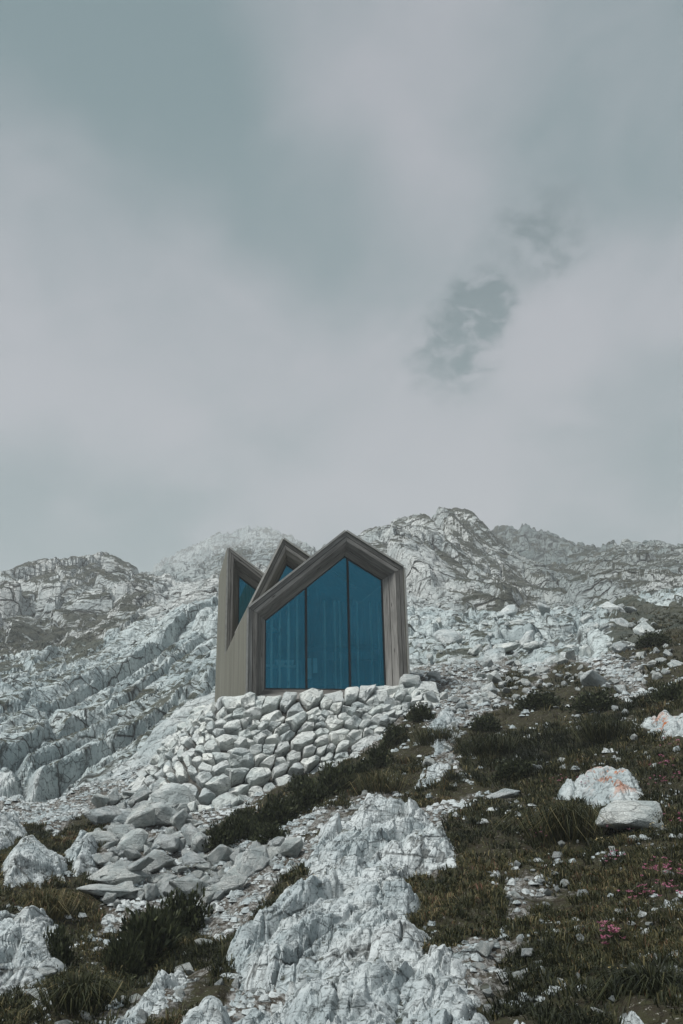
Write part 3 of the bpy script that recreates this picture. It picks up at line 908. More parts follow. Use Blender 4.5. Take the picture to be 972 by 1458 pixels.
# ------------------------------------------------------------------ rocks
def rock_mesh(name, seed, n_pts=15, flat=0.7, mat=None, elong=1.0):
    """angular boulder of about unit radius: hull of random points, edges chipped, faces roughened"""
    import bmesh
    r_ = np.random.RandomState(seed)
    bm = bmesh.new()
    P = r_.normal(size=(n_pts, 3)); P /= np.linalg.norm(P, axis=1)[:, None]
    P *= r_.uniform(.8, 1.1, (n_pts, 1)); P *= np.array([elong, 1.0, flat])
    for p in P:
        bm.verts.new(p)
    bmesh.ops.convex_hull(bm, input=bm.verts)
    loose = [v for v in bm.verts if not v.link_faces]
    bmesh.ops.delete(bm, geom=loose, context='VERTS')
    bmesh.ops.dissolve_limit(bm, angle_limit=0.30, verts=bm.verts, edges=bm.edges)
    bmesh.ops.bevel(bm, geom=bm.edges[:], offset=0.055, segments=1, affect='EDGES', clamp_overlap=True)
    bmesh.ops.triangulate(bm, faces=bm.faces)
    bmesh.ops.subdivide_edges(bm, edges=[e for e in bm.edges if e.calc_length() > .35], cuts=2)
    bmesh.ops.triangulate(bm, faces=bm.faces)
    V = np.array([v.co[:] for v in bm.verts]); bm.verts.index_update(); Fc = np.array([[v.index for v in f_.verts] for f_ in bm.faces]); bm.free()
    nrm_ = V / np.linalg.norm(V, axis=1)[:, None]
    V = V + nrm_ * (0.09 * fbm(V[:, 0] * 1.9 + seed, V[:, 1] * 1.9, V[:, 2] * 1.9, 3))[:, None]
    return mesh_data(name, V, Fc, mat, False)


ROCKS = [rock_mesh('rock', 100 + i, 12 + (i * 5) % 9, 0.68 + 0.30 * ((i * 7) % 5) / 4, M_ROCK, 1.0 + 0.3 * (i % 3)) for i in range(16)]
rr_ = random.Random(5)


def rock(name, P, size, label, cat, group, var=None, sink=0.25, tilt=0.35, parent=None, squash=1.0, rz=None, mat=None):
    me = ROCKS[rr_.randrange(len(ROCKS)) if var is None else var]
    o = link(name, me, parent)
    if label:
        o['label'] = label; o['category'] = cat
    if group:
        o['group'] = group
    r = size / 2.1
    o.scale = (r * rr_.uniform(.85, 1.15), r * rr_.uniform(.85, 1.15), r * rr_.uniform(.8, 1.1) * squash)
    o.rotation_euler = (rr_.uniform(-tilt, tilt), rr_.uniform(-tilt, tilt), rr_.uniform(0, 6.28) if rz is None else rz)
    o.location = (P[0], P[1], P[2] + r * (0.62 - sink * 1.3) * squash)
    return o


# the dry stone wall: a curved battered face, stones fitted to one another
COLS = [  # u -> (top, bottom) of the face
    (at(283, 1012, 20.6), at(172, 1150, 18.4)),
    (at(312, 1001, 18.5), at(214, 1180, 15.4)),
    (at(352, 996, 17.95), at(300, 1200, 14.9)),
    (at(470, 988, 18.45), at(440, 1165, 16.1)),
    (at(560, 981, 18.85), at(560, 1120, 17.0)),
    (at(598, 977, 19.15), at(622, 1062, 17.8)),
]
_uw = [0.0]
for a, b in zip(COLS[:-1], COLS[1:]):
    _uw.append(_uw[-1] + float(np.linalg.norm((a[0] + a[1]) / 2 - (b[0] + b[1]) / 2)))
UW, VH = _uw[-1], 2.75


def wall_pt(u, v):
    """u along the wall in metres, v down the face in metres (0 = top)"""
    i = min(max(int(np.searchsorted(_uw, u)) - 1, 0), len(COLS) - 2)
    t = (u - _uw[i]) / (_uw[i + 1] - _uw[i])

    def cr(k_):
        p = [COLS[min(max(i + j, 0), len(COLS) - 1)][k_] for j in (-1, 0, 1, 2)]
        return 0.5 * (2 * p[1] + (p[2] - p[0]) * t + (2 * p[0] - 5 * p[1] + 4 * p[2] - p[3]) * t * t + (3 * p[1] - p[0] - 3 * p[2] + p[3]) * t ** 3)
    a, b = cr(0), cr(1)
    return a + (b - a) * (v / VH)


wall_root = empty('dry_stone_wall', tuple(wall_pt(UW * .45, VH)), 0, label='bulging dry stone wall of pale fitted limestone blocks under the hut', category='stone wall')
wr = np.random.RandomState(8)
# random seeds, larger stones lower down, relaxed a little so that the sizes stay uneven
pts = []
tries = 0
while len(pts) < 330 and tries < 30000:
    tries += 1
    p = np.array([wr.uniform(-.1, UW + .1), wr.uniform(0.24, VH)])
    rmin = (0.095 + 0.22 * wr.rand() ** 1.8) * (0.85 + 0.30 * p[1] / VH)
    if all(((p[0] - q[0]) / 1.35) ** 2 + (p[1] - q[1]) ** 2 > ((rmin + q[2]) * .58) ** 2 * 1.6 for q in pts):
        pts.append((p[0], p[1], rmin))
PT = np.array(pts)
INV = Vector(wall_root.location)
made = 0
for i, (u0, v0, rad) in enumerate(PT):
    cell = [np.array(c_) for c_ in ((u0 - .5, v0 - .4), (u0 + .5, v0 - .4), (u0 + .5, v0 + .4), (u0 - .5, v0 + .4))]
    for j in np.argsort((PT[:, 0] - u0) ** 2 + (PT[:, 1] - v0) ** 2)[1:16]:
        d = PT[j, :2] - PT[i, :2]
        met = np.array([1 / 1.35 ** 2, 1.0])
        wgt = 0.5 + 0.35 * (rad - PT[j, 2]) / (rad + PT[j, 2])
        mid = PT[i, :2] + d * wgt
        n_ = -(d * met)
        cell = clip(cell, n_, n_ @ mid)
        if len(cell) < 3:
            break
    if len(cell) < 3:
        continue
    cell = np.array(cell); ctr = cell.mean(0)
    if ctr[1] < -0.02 and wr.rand() < .3:
        continue
    Pc = wall_pt(ctr[0], ctr[1])
    gz = ground_z(Pc[0], Pc[1])[0]
    if Pc[2] < gz - 0.25 and ctr[1] > 0.4:
        continue
    # break the corners, roughen the edges
    nx = np.roll(cell, -1, 0)
    c1, c2 = wr.uniform(.05, .16), wr.uniform(.05, .16)
    mid_ = (cell + nx) / 2 + (ctr - (cell + nx) / 2) * wr.uniform(-.04, .10, (len(cell), 1))
    out_ = np.stack([cell * (1 - c1) + nx * c1, mid_, cell * c2 + nx * (1 - c2)], 1).reshape(-1, 2)
    m = len(out_)
    size = math.sqrt(abs(np.sum(out_[:, 0] * np.roll(out_[:, 1], -1) - out_[:, 1] * np.roll(out_[:, 0], -1))) / 2)
    if size < 0.06:
        continue
    eu = wall_pt(ctr[0] + .05, ctr[1]) - wall_pt(ctr[0] - .05, ctr[1]); eu /= np.linalg.norm(eu)
    ev = wall_pt(ctr[0], ctr[1] + .05) - wall_pt(ctr[0], ctr[1] - .05); ev /= np.linalg.norm(ev)
    en = np.cross(eu, ev); en = en if en[1] < 0 else -en
    pl = [(wr.uniform(-1.1, 1.1), wr.uniform(-1.1, 1.1), wr.uniform(.12, .36) * (0.45 + size)) for _ in range(4)] + [(wr.uniform(-.3, .3), wr.uniform(-.1, .5), wr.uniform(.08, .16))]
    rot = wr.uniform(-.12, .12)
    ca, sa = math.cos(rot), math.sin(rot)
    base_out = wr.uniform(-0.06, 0.08)
    rings = ((0.90, -0.22), (1.0, -0.06), (1.0, 0.02), (0.965, 0.86), (0.88, 1.0), (0.45, 1.0))
    o2 = np.concatenate([(out_ - ctr) * k_ * 0.935 for k_, _ in rings]); hk = np.repeat([q for _, q in rings], m)
    o2 = np.stack([o2[:, 0] * ca - o2[:, 1] * sa, o2[:, 0] * sa + o2[:, 1] * ca], -1)
    top = np.min([np.maximum(0.03, a * o2[:, 0] + b * o2[:, 1] + c) for a, b, c in pl], 0)
    h = base_out + np.where(hk > 0.1, hk * top, hk)
    nz = perlin(o2[:, 0] * 7 + i * 3.1, o2[:, 1] * 7, h * 7)
    V = list(wall_pt(ctr[0], ctr[1]) + eu * (o2[:, :1] * (1 + .12 * nz[:, None])) + ev * (o2[:, 1:] * (1 + .12 * nz[:, None])) + en * (h + nz * 0.022)[:, None])
    top = min(c for _, _, c in pl)
    V.append(wall_pt(ctr[0], ctr[1]) + en * (base_out + top))
    Fc = []
    for r in range(len(rings) - 1):
        for k_ in range(m):
            a, b, c, d = r * m + k_, r * m + (k_ + 1) % m, (r + 1) * m + (k_ + 1) % m, (r + 1) * m + k_
            Fc += [(a, b, c), (a, c, d)] if (k_ + r) % 2 else [(a, b, d), (b, c, d)]
    for k_ in range(m):
        Fc.append(((len(rings) - 1) * m + k_, (len(rings) - 1) * m + (k_ + 1) % m, len(V) - 1))
    if (np.cross(eu, ev) @ en) < 0:
        Fc = [f_[::-1] for f_ in Fc]
    Vn = np.array(V) - np.array(Pc)
    o = link('stone', mesh_data('stone', Vn, np.array(Fc), M_STONE, False), wall_root)
    o.location = Vector(Pc) - INV
    made += 1
    if made >= 285:
        break
# earth and rubble core behind the stones
nu, nv = 60, 14
V = []
for iu in range(nu + 1):
    for iv in range(nv + 1):
        p = wall_pt(UW * iu / nu, VH * (iv / nv))
        V.append(p + np.array([0, 0.16, 0.0]) - np.array(INV) + np.array([0, 0, -0.06 if iv == 0 else 0]))
for iu in range(nu + 1):
    p = wall_pt(UW * iu / nu, 0.0)
    V.append(p + np.array([0, 1.3, -0.06]) - np.array(INV))
Fc = []
for iu in range(nu):
    for iv in range(nv):
        a = iu * (nv + 1) + iv
        Fc.append((a, a + nv + 1, a + nv + 2, a + 1))
    b = (nu + 1) * (nv + 1) + iu
    Fc.append((iu * (nv + 1), (iu + 1) * (nv + 1), b + 1, b))
M_CORE = simple_material('rubble_core', (0.055, 0.052, 0.046), 0.95, 0.5, 9)
link('rubble_core', mesh_data('rubble_core', V, Fc, M_CORE, False), wall_root)
# loose cap stones along the top of the wall, in front of the sill
u = 0.4
k_ = 0
while u < UW - .05:
    p = wall_pt(u, 0.0)
    s = rr_.uniform(.20, .36)
    o = rock('stone', p + np.array([0, 0.16, -0.30]) - np.array(INV), s, None, None, None, sink=0.30, parent=wall_root, squash=.7, tilt=.25)
    if rr_.random() < .6:
        rock('stone', p + np.array([rr_.uniform(-.1, .1), 0.36, -0.32]) - np.array(INV), rr_.uniform(.18, .34), None, None, None, sink=0.3, parent=wall_root, squash=.8)
    u += s * rr_.uniform(.75, 1.0); k_ += 1

# ------------------------------------------------------------------ rock outcrops growing out of the slope
OUT_POLYS = []


def outcrop(poly, h, label, mat=None, phi=66, k=1.0, edge=0.20, lichen=None, n=(120, 150), seed=0, group=None, amp=1.0, px_up=0):
    poly = [(a, b + px_up) for a, b in poly]
    OUT_POLYS.append(poly)
    hp = np.array([hit(*p) for p in poly])
    az0, az1 = (hp[:, 0] / hp[:, 1]).min() - .02, (hp[:, 0] / hp[:, 1]).max() + .02
    l0, l1 = np.log(hp[:, 1].min()) - .04, np.log(hp[:, 1].max()) + .04
    A, LL = np.meshgrid(np.linspace(az0, az1, n[0]), np.linspace(l0, l1, n[1]))
    x, y, z0 = base(A, LL)
    px, py = proj(np.stack([x, y, z0], -1).reshape(-1, 3)); px = px.reshape(x.shape); py = py.reshape(x.shape)
    zt = terrain(A, LL)[2]
    sd = poly_sd(px + 9 * fbm(x * 2.2, y * 2.2, seed + .5, 3), py + 7 * fbm(x * 2.2, y * 2.2, seed + 5.5, 3), poly) * y / FPX
    ph = math.radians(phi)
    wx = x + 0.10 * fbm(x * 1.3, y * 1.3, seed, 3); wy = y + 0.10 * fbm(x * 1.3, y * 1.3, seed + 7, 3)
    s = (wx * math.cos(ph) + wy * math.sin(ph)) * k; t = (-wx * math.sin(ph) + wy * math.cos(ph)) * k
    h1, e1 = facets(s / 1.0 + seed, t / .52, 7 + seed, 55); h2, e2 = facets(s / .46, t / .20 + seed, 13 + seed, 60); h3, e3 = facets(s / .20, t / .085, 19 + seed, 50)
    tw = -t + 0.10 * fbm(s / .8, t / .4, seed + 21.0, 3)
    led = saw(tw / .26, .12) * sstep(-.3, .25, fbm(s / 1.1, t / .6, seed + 31.0, 2)); led2 = saw(tw / .09 + .3, .2)
    rel = (0.24 * h1 - 0.10 * sstep(.09, 0, e1) + 0.07 * h2 - 0.05 * sstep(.14, 0, e2) + 0.055 * led + 0.014 * led2 + 0.012 * h3 - 0.03 * sstep(.15, 0, e3) + 0.02 * fbm(x * 4, y * 4, seed, 3)) / k
    mask = sstep(-0.10, edge, sd)
    z = zt - 0.16 + (h * .6 + 0.16) * mask ** 0.6 + rel * amp * .8 * (0.3 + 0.7 * mask) * sstep(-.2, .1, sd)
    keep_ = sd > -0.14
    nr, nc = x.shape; idx = np.arange(nr * nc).reshape(nr, nc)
    Fc = np.stack([idx[:-1, :-1], idx[:-1, 1:], idx[1:, 1:], idx[1:, :-1]], -1).reshape(-1, 4)
    Fc = Fc[keep_.ravel()[Fc].all(1)]
    used = np.unique(Fc); re = np.zeros(nr * nc, int); re[used] = np.arange(len(used))
    V = np.stack([x, y, z], -1).reshape(-1, 3)[used]
    li = np.zeros(len(V))
    if lichen is not None:
        qx, qy = proj(V); li = sstep(lichen[2], 0, np.hypot(qx - lichen[0], qy - lichen[1]))
    o_ = V.mean(0); o_[2] = V[:, 2].min()
    me = mesh_data('rock_outcrop', V - o_, re[Fc], mat or M_OUT, False, attrs={'lichen': li})
    o = link('rock_outcrop', me, label=label, category='rock outcrop')
    o.location = o_
    if group:
        o['group'] = group
    return o


outcrop([(430, 1240), (455, 1190), (520, 1158), (570, 1155), (615, 1180), (650, 1215), (650, 1240), (612, 1245), (575, 1262), (500, 1275), (440, 1268)], 0.30, 'pale ribbed rock outcrop below the flat stone slab, upper end of the rib', phi=66, seed=1)
outcrop([(330, 1345), (380, 1300), (440, 1262), (500, 1240), (560, 1248), (602, 1285), (585, 1330), (612, 1340), (605, 1390), (545, 1410), (480, 1415), (420, 1425), (350, 1410), (315, 1380)], 0.30, 'broad slanting rock outcrop with many thin layers on the rib', phi=66, seed=2, n=(190, 210))
outcrop([(545, 1445), (575, 1385), (620, 1358), (665, 1385), (695, 1425), (720, 1480), (720, 1560), (540, 1560)], 0.22, 'smooth rounded grey rock outcrop next to the fissured one', phi=66, seed=3, edge=.22)
outcrop([(340, 1440), (400, 1405), (480, 1405), (560, 1400), (580, 1440), (570, 1560), (300, 1560), (310, 1480)], 0.20, 'blocky fissured rock outcrop at the foot of the rib', phi=66, seed=4)
outcrop([(140, 1490), (190, 1425), (262, 1362), (285, 1375), (230, 1440), (200, 1500), (180, 1560), (120, 1560)], 0.20, 'narrow slanting rock blade in the turf next to the gravel strip', phi=66, seed=5)
outcrop([(225, 1500), (260, 1440), (300, 1420), (330, 1460), (330, 1560), (210, 1560)], 0.20, 'low broken rock outcrop among dry grass beside the narrow blade', phi=66, seed=15)
outcrop([(-90, 1330), (0, 1310), (60, 1308), (102, 1335), (95, 1390), (45, 1420), (-20, 1435), (-100, 1440)], 0.34, 'big pale blue rock outcrop below brown grass at the slope edge', phi=66, seed=6, edge=.22)
outcrop([(2, 1240), (20, 1212), (50, 1205), (95, 1235), (92, 1256), (50, 1262), (5, 1266)], 0.38, 'rounded pale rock outcrop surrounded by brown grass', phi=66, seed=7, edge=.22, amp=.7)
outcrop([(-40, 1200), (0, 1168), (25, 1165), (42, 1195), (10, 1215), (-40, 1225)], 0.5, 'large rounded rock outcrop on the edge of the blue slabs', phi=66, seed=8, edge=.3, amp=.7)
outcrop([(92, 1222), (112, 1200), (135, 1208), (138, 1240), (110, 1250)], 0.35, 'small upright rock outcrop next to the boulder pile', phi=66, seed=9)
outcrop([(795, 1140), (830, 1112), (865, 1098), (902, 1108), (915, 1130), (890, 1156), (845, 1160)], 0.42, 'rock outcrop spotted with orange lichen in the grass', mat=M_LICH, phi=110, seed=10, lichen=(880, 1088, 70), edge=.22)
outcrop([(585, 1120), (600, 1098), (640, 1090), (640, 1112), (610, 1125)], 0.18, 'low pale rock outcrop beside the stony trail', phi=66, seed=11)
outcrop([(905, 1040), (940, 1018), (990, 1022), (1080, 1030), (1080, 1062), (975, 1066), (935, 1050)], 0.15, 'pale rock outcrop with orange lichen near pink flowers', mat=M_LICH, phi=110, seed=12, lichen=(945, 1030, 26))
outcrop([(870, 1448), (890, 1432), (930, 1450), (985, 1490), (985, 1520), (890, 1500)], 0.16, 'low pale rock outcrop in the dark grass by the shallow one', phi=110, seed=13)
outcrop([(690, 1452), (715, 1435), (760, 1450), (790, 1490), (760, 1530), (700, 1510)], 0.14, 'shallow rock outcrop with gravel on it in the turf', phi=20, seed=14)
outcrop([(605, 1052), (612, 1020), (640, 1005), (652, 1030), (640, 1060), (620, 1085)], 0.18, 'worn pale rock outcrop in the middle of the stony trail', phi=66, seed=16)

# ------------------------------------------------------------------ single boulders, then the loose rocks
BIG = [  # photo x, photo y of the foot, width in photo pixels, label, variant, squash, heading
    (580, 1150, 54, 'flat pale stone slab lying above the ribbed outcrop', 3, .34, 0.25),
    (716, 1132, 60, 'flat grey stone slab at the end of the stony trail', 6, .40, 0.1),
    (900, 1180, 92, 'smooth wedge shaped boulder below the lichen spotted outcrop', 7, .6, 0.3),
    (917, 996, 58, 'flat pale stone slab lying on reddish soil', 9, .28, 0.1),
    (246, 1158, 66, 'large squared boulder at the lower foot of the stone wall', 4, 1.0, 0.4),
    (358, 1243, 62, 'large angular boulder standing on the rubble apron', 7, 1.0, 1.0),
    (168, 1175, 70, 'broad boulder on top of the boulder pile', 10, .8, 0.2),
    (188, 1215, 56, 'fractured grey boulder in the middle of the boulder pile', 12, .9, 0.8),
    (166, 1262, 50, 'smooth rounded boulder at the lower end of the boulder pile', 2, .8, 0.3),
    (155, 1284, 60, 'low boulder half buried in brown grass below the pile', 5, .6, 0.2),
    (274, 1292, 30, 'upright pale boulder behind the leafy dark shrub', 11, 1.2, 0.2),
    (42, 1398, 46, 'pale cracked boulder in the turf below the blue outcrop', 8, .8, 0.2),
    (60, 1432, 56, 'flat stone beside the gravel strip', 0, .4, 0.2),
    (155, 1380, 22, 'small pale stone under the leafy dark shrub', 13, .9, 0.2),
    (820, 880, 44, 'big bluish boulder on the skyline of the scree', 10, .7, 0.2),
    (883, 880, 40, 'flat pale boulder lying high on the scree by the turf', 9, .45, 0.2),
    (740, 905, 40, 'brown stained boulder among the pale scree', 4, .6, 0.2),
    (572, 990, 40, 'white block on the wall corner against the hut frame', 7, .8, 0.3),
]
for px, py, wpx, lab, var, sq, rz in BIG:
    p = hit(px, py)
    if 'wall corner' in lab:
        p = wall_pt(UW - .52, 0.0) + np.array([0, .12, 0.02])
    rock('boulder', p, wpx * p[1] / FPX, lab, 'boulder', None, var=var, squash=sq, rz=rz, tilt=.12, sink=.15)


def scatter(poly, n, smin, smax, name, label, cat, group, power=2.0, dmax=60, sink=.25, tilt=.5, gap=.75, seedoff=0):
    r = random.Random(hash((n, smin)) % 1000 + seedoff); xs = [a for a, _ in poly]; ys = [b for _, b in poly]; placed = []
    tries = 0
    while len(placed) < n and tries < n * 30:
        tries += 1
        x, y = r.uniform(min(xs), max(xs)), r.uniform(min(ys), max(ys))
        if poly_sd(np.array([x]), np.array([y]), poly)[0] < 0:
            continue
        s = smin + (smax - smin) * r.random() ** power
        if any((x - a) ** 2 + ((y - b) * 1.3) ** 2 < ((s + c) * .5 * gap) ** 2 for a, b, c in placed):
            continue
        p = hit(x, y, dmax=dmax); placed.append((x, y, s))
        rock(name, p, s * p[1] / FPX, label, cat, group, sink=sink, tilt=tilt, squash=r.uniform(.8, 1.25))
    return placed


scatter([(140, 1150), (215, 1110), (260, 1160), (300, 1200), (290, 1240), (330, 1215), (400, 1195), (420, 1215), (350, 1260), (300, 1310), (210, 1290), (150, 1290), (135, 1220)], 200, 14, 48, 'loose_rock', 'angular pale rock in the boulder pile below the stone wall', 'rock', 'rocks of the boulder pile', 1.5, dmax=17, gap=.50, sink=.05)
scatter([(590, 1000), (600, 900), (640, 880), (760, 880), (850, 860), (930, 880), (972, 950), (900, 990), (840, 985), (760, 985), (700, 1010), (650, 1020), (620, 1010)], 230, 9, 46, 'scree_rock', 'pale angular rock in the scree beside the hut', 'rock', 'rocks of the scree', 2.0, dmax=48, gap=.66)
scatter([(690, 1235), (790, 1240), (830, 1275), (760, 1290), (755, 1325), (715, 1300)], 24, 5, 15, 'trail_stone', 'small white stone on the worn turf', 'stone', 'stones on the worn turf', 2, gap=.9, sink=.1)
scatter([(690, 1340), (770, 1340), (740, 1400), (700, 1450), (670, 1400)], 16, 6, 22, 'trail_stone', 'small white stone on the worn turf', 'stone', 'stones on the worn turf', 2, gap=.9, sink=.1, seedoff=2)
scatter([(440, 1175), (560, 1112), (580, 1135), (480, 1190), (420, 1215)], 28, 5, 18, 'gravel_stone', 'pale stone on the gravel between wall and rib', 'stone', 'stones on the gravel', 2, gap=.9, sink=.35)
scatter([(30, 1440), (100, 1400), (230, 1380), (290, 1345), (320, 1370), (230, 1458), (100, 1470)], 40, 5, 24, 'gravel_stone', 'white stone on the gravel strip between the shrubs', 'stone', 'stones on the gravel strip', 2, gap=.8, sink=.35)
scatter([(600, 1000), (655, 990), (700, 990), (690, 1025), (650, 1100), (590, 1115), (620, 1060)], 42, 6, 30, 'trail_rock', 'pale rock along the stony trail from the hut', 'rock', 'rocks along the trail', 2, gap=.7, sink=.3)
scatter([(700, 1010), (972, 950), (972, 1458), (700, 1458)], 120, 4, 17, 'turf_stone', 'small pale stone half hidden in the grass', 'stone', 'stones in the grass', 2, gap=1.2, sink=.0)
scatter([(310, 1380), (400, 1330), (400, 1458), (310, 1458)], 26, 5, 20, 'turf_stone', 'small pale stone half hidden in the grass', 'stone', 'stones in the grass', 2, gap=.9, sink=.35, seedoff=4)

# fine gravel: chips too small to pick apart, one mesh
gr_ = np.random.RandomState(3)
chip = np.array([(1, .1, 0), (.25, .8, 0), (-.8, .5, 0), (-.7, -.6, 0), (.3, -.85, 0), (.45, .3, .55), (-.4, .25, .7), (-.1, -.4, .5)]); chipF = np.array([(0, 1, 5), (1, 6, 5), (1, 2, 6), (2, 3, 6), (3, 7, 6), (3, 4, 7), (4, 5, 7), (4, 0, 5), (5, 6, 7)])
P = []
while len(P) < 30:
    n_ = 130000
    d = np.exp(gr_.uniform(math.log(4.8), math.log(24), n_)); az = gr_.uniform(-.46, .46, n_)
    x, y, z, px, py, g, rk = terrain(az, np.log(d))
    okk = ((g + 0.55 * fbm(x * 1.7, y * 1.7, 2.0, 3) < 0.40) | ((gr_.rand(n_) < .30) & (fbm(x * 1.1, y * 1.1, 5.0, 2) > .12))) & (rk < .6) & (py < 1500) & (gr_.rand(n_) < np.clip((d / 14) ** 1.2, .1, 1))
    P = np.stack([x, y, z], -1)[okk]
P = P[:24000]; n_ = len(P)
ang = gr_.uniform(0, 6.28, n_); sc = (0.012 + 0.05 * gr_.rand(n_) ** 3) * (0.7 + P[:, 1] / 20)
ca, sa = np.cos(ang) * sc, np.sin(ang) * sc
V = np.stack([P[:, None, 0] + ca[:, None] * chip[None, :, 0] - sa[:, None] * chip[None, :, 1], P[:, None, 1] + sa[:, None] * chip[None, :, 0] + ca[:, None] * chip[None, :, 1], P[:, None, 2] - .008 + sc[:, None] * chip[None, :, 2] * gr_.uniform(.5, 1.3, (n_, 1))], -1).reshape(-1, 3)
Fc = (np.arange(n_)[:, None, None] * 8 + chipF[None]).reshape(-1, 3)
link('gravel', mesh_data('gravel', V, Fc, M_OUT, False), label='fine pale gravel strewn over the bare ground', category='gravel', kind='stuff')

# ------------------------------------------------------------------ grass, shrubs and flowers
pr = np.random.RandomState(21)


def blades(P, length, width, lean, tint, heading=None, droop=0.5):
    """5-vertex bent blades rooted at P"""
    n_ = len(P); a = pr.uniform(0, 6.283, n_) if heading is None else heading
    dx, dy = np.cos(a), np.sin(a); wx, wy = -dy * width / 2, dx * width / 2
    b = pr.uniform(0, 6.283, n_); wx, wy = np.cos(b) * width / 2, np.sin(b) * width / 2
    mid = P + np.stack([dx * lean * length * .35, dy * lean * length * .35, length * .62], -1)
    tip = P + np.stack([dx * lean * length, dy * lean * length, length * (1 - droop * lean)], -1)
    Wv = np.stack([wx, wy, np.zeros(n_)], -1)
    V = np.stack([P - Wv, P + Wv, mid - Wv * .8, mid + Wv * .8, tip], 1).reshape(-1, 3)
    k_ = np.arange(n_)[:, None, None] * 5
    Fc = (k_ + np.array([(0, 1, 3), (0, 3, 2), (2, 3, 4)])[None]).reshape(-1, 3)
    return V, Fc, np.repeat(tint, 5)


def grass_points(n_, dmin, dmax):
    d = np.sqrt(pr.uniform(dmin ** 2, dmax ** 2, n_)); az = pr.uniform(-.46, .46, n_); wide = pr.rand(n_) < .16
    az = np.where(wide, np.where(pr.rand(n_) < .5, pr.uniform(.46, .80, n_), pr.uniform(-.80, -.46, n_)), az)
    x, y, z, px, py, g, rk = terrain(az, np.log(d))
    clump = fbm(x * 2.6, y * 2.6, 6.6, 3)
    ok_ = (g + 0.75 * fbm(x * 1.4, y * 1.4, 2.0, 4) > 0.58) & (clump + pr.uniform(-.3, .5, n_) > -.05) & (rk < .75)
    for q_ in OUT_POLYS:
        ok_ &= poly_sd(px, py, q_) < 3 + 10 * clump
    return x[ok_], y[ok_], z[ok_], px[ok_], py[ok_], clump[ok_]


VV, FF, TT = [], [], []
off = 0
P_LONG = [(640, 1060), (720, 985), (930, 960), (972, 1010), (900, 1060), (780, 1110), (640, 1135)]
P_DRY = [[(240, 1480), (320, 1350), (480, 1360), (430, 1458)], [(0, 1220), (140, 1210), (140, 1330), (40, 1330)]]
for (n_, d0, d1, lmul, per) in ((90000, 3.6, 9.0, 1.0, 0), (80000, 9.0, 15.0, 1.15, 0), (30000, 15.0, 38.0, 1.4, 0),
                                (9000, 3.6, 9.0, 1.0, 26), (9000, 9.0, 15.0, 1.1, 24), (7000, 15.0, 38.0, 1.3, 20)):
    x, y, z, px, py, cl = grass_points(n_, d0, d1)
    long_ = sstep(-40, 40, poly_sd(px, py, P_LONG)) + sstep(-20, 30, poly_sd(px, py, P_TURF[0])) * .5
    dry = fbm(x * .55, y * .55, 3.1, 4) + sum(0.35 * sstep(-30, 40, poly_sd(px, py, q_)) for q_ in P_DRY)
    tint = 0.33 + 0.5 * dry + 0.30 * fbm(x * 2.3, y * 2.3, 1.7, 3) - 0.12 * long_
    if per:                                               # tufts: blades leaning out of one root
        ts = pr.uniform(.5, 1.5, len(x)) * (1 + .5 * long_)
        tint = tint + pr.normal(0, .13, len(x))
        x, y, z, tint, ts, long_ = [np.repeat(v, per) for v in (x, y, z, tint, ts, long_)]
        hd = pr.uniform(0, 6.283, len(x)); rad = pr.rand(len(x)) ** .7
        x = x + np.cos(hd) * rad * .055 * ts; y = y + np.sin(hd) * rad * .055 * ts
        ln = (0.035 + 0.06 * pr.rand(len(x))) * lmul * ts
        lean = np.clip(rad * .9 + pr.uniform(-.1, .35, len(x)), .05, 1.25)
        hd = hd + pr.normal(0, .4, len(x))
    else:
        ln = (0.03 + 0.045 * pr.rand(len(x)) + 0.05 * np.clip(cl, 0, 1)) * lmul
        lean = pr.uniform(.1, .95, len(x)); hd = None
    tint = np.clip(tint + pr.normal(0, .2, len(x)), 0, 1)
    wd = (0.0060 + 0.004 * pr.rand(len(x))) * lmul * (0.7 + y / 20)
    V, Fc, t_ = blades(np.stack([x, y, z - .01], -1), ln, wd, lean, tint, hd, .6)
    VV.append(V); FF.append(Fc + off); TT.append(t_); off += len(V)
link('grass', mesh_data('grass', np.concatenate(VV), np.concatenate(FF), M_GRASS, True, attrs={'tint': np.concatenate(TT)}), label='short olive alpine grass covering the slope between the rocks', category='grass', kind='stuff')


def leaf_cloud(n_, rx, ry, rz, leaf, seed, shape='broad'):
    """leaves on the outer shell and through the volume of an uneven low mound"""
    r = np.random.RandomState(seed)
    u = r.normal(size=(n_, 3)); u[:, 2] = np.abs(u[:, 2]); u /= np.linalg.norm(u, axis=1)[:, None]
    lump = 1 + 0.9 * fbm(u[:, 0] * 3.1 + seed, u[:, 1] * 3.1, u[:, 2] * 3.1, 3)
    R_ = (r.rand(n_) ** 0.45) * lump
    P = u * R_[:, None] * np.array([rx, ry, rz])
    a = u + r.normal(0, .55, (n_, 3)) + np.array([0, 0, .45]); a /= np.linalg.norm(a, axis=1)[:, None]
    b = np.cross(a, r.normal(size=(n_, 3))); b /= np.linalg.norm(b, axis=1)[:, None]
    L = leaf * r.uniform(.5, 1.6, n_)[:, None]; w_ = L * (0.30 if shape == 'broad' else 0.16)
    c = np.cross(a, b)
    V = np.stack([P, P + a * L * .5 + b * w_ + c * w_ * .3, P + a * L, P + a * L * .5 - b * w_ + c * w_ * .3], 1).reshape(-1, 3)
    Fc = (np.arange(n_)[:, None] * 4 + np.arange(4)[None])
    return V, Fc, np.repeat(np.clip(r.normal(.4, .28, n_), 0, 1), 4)


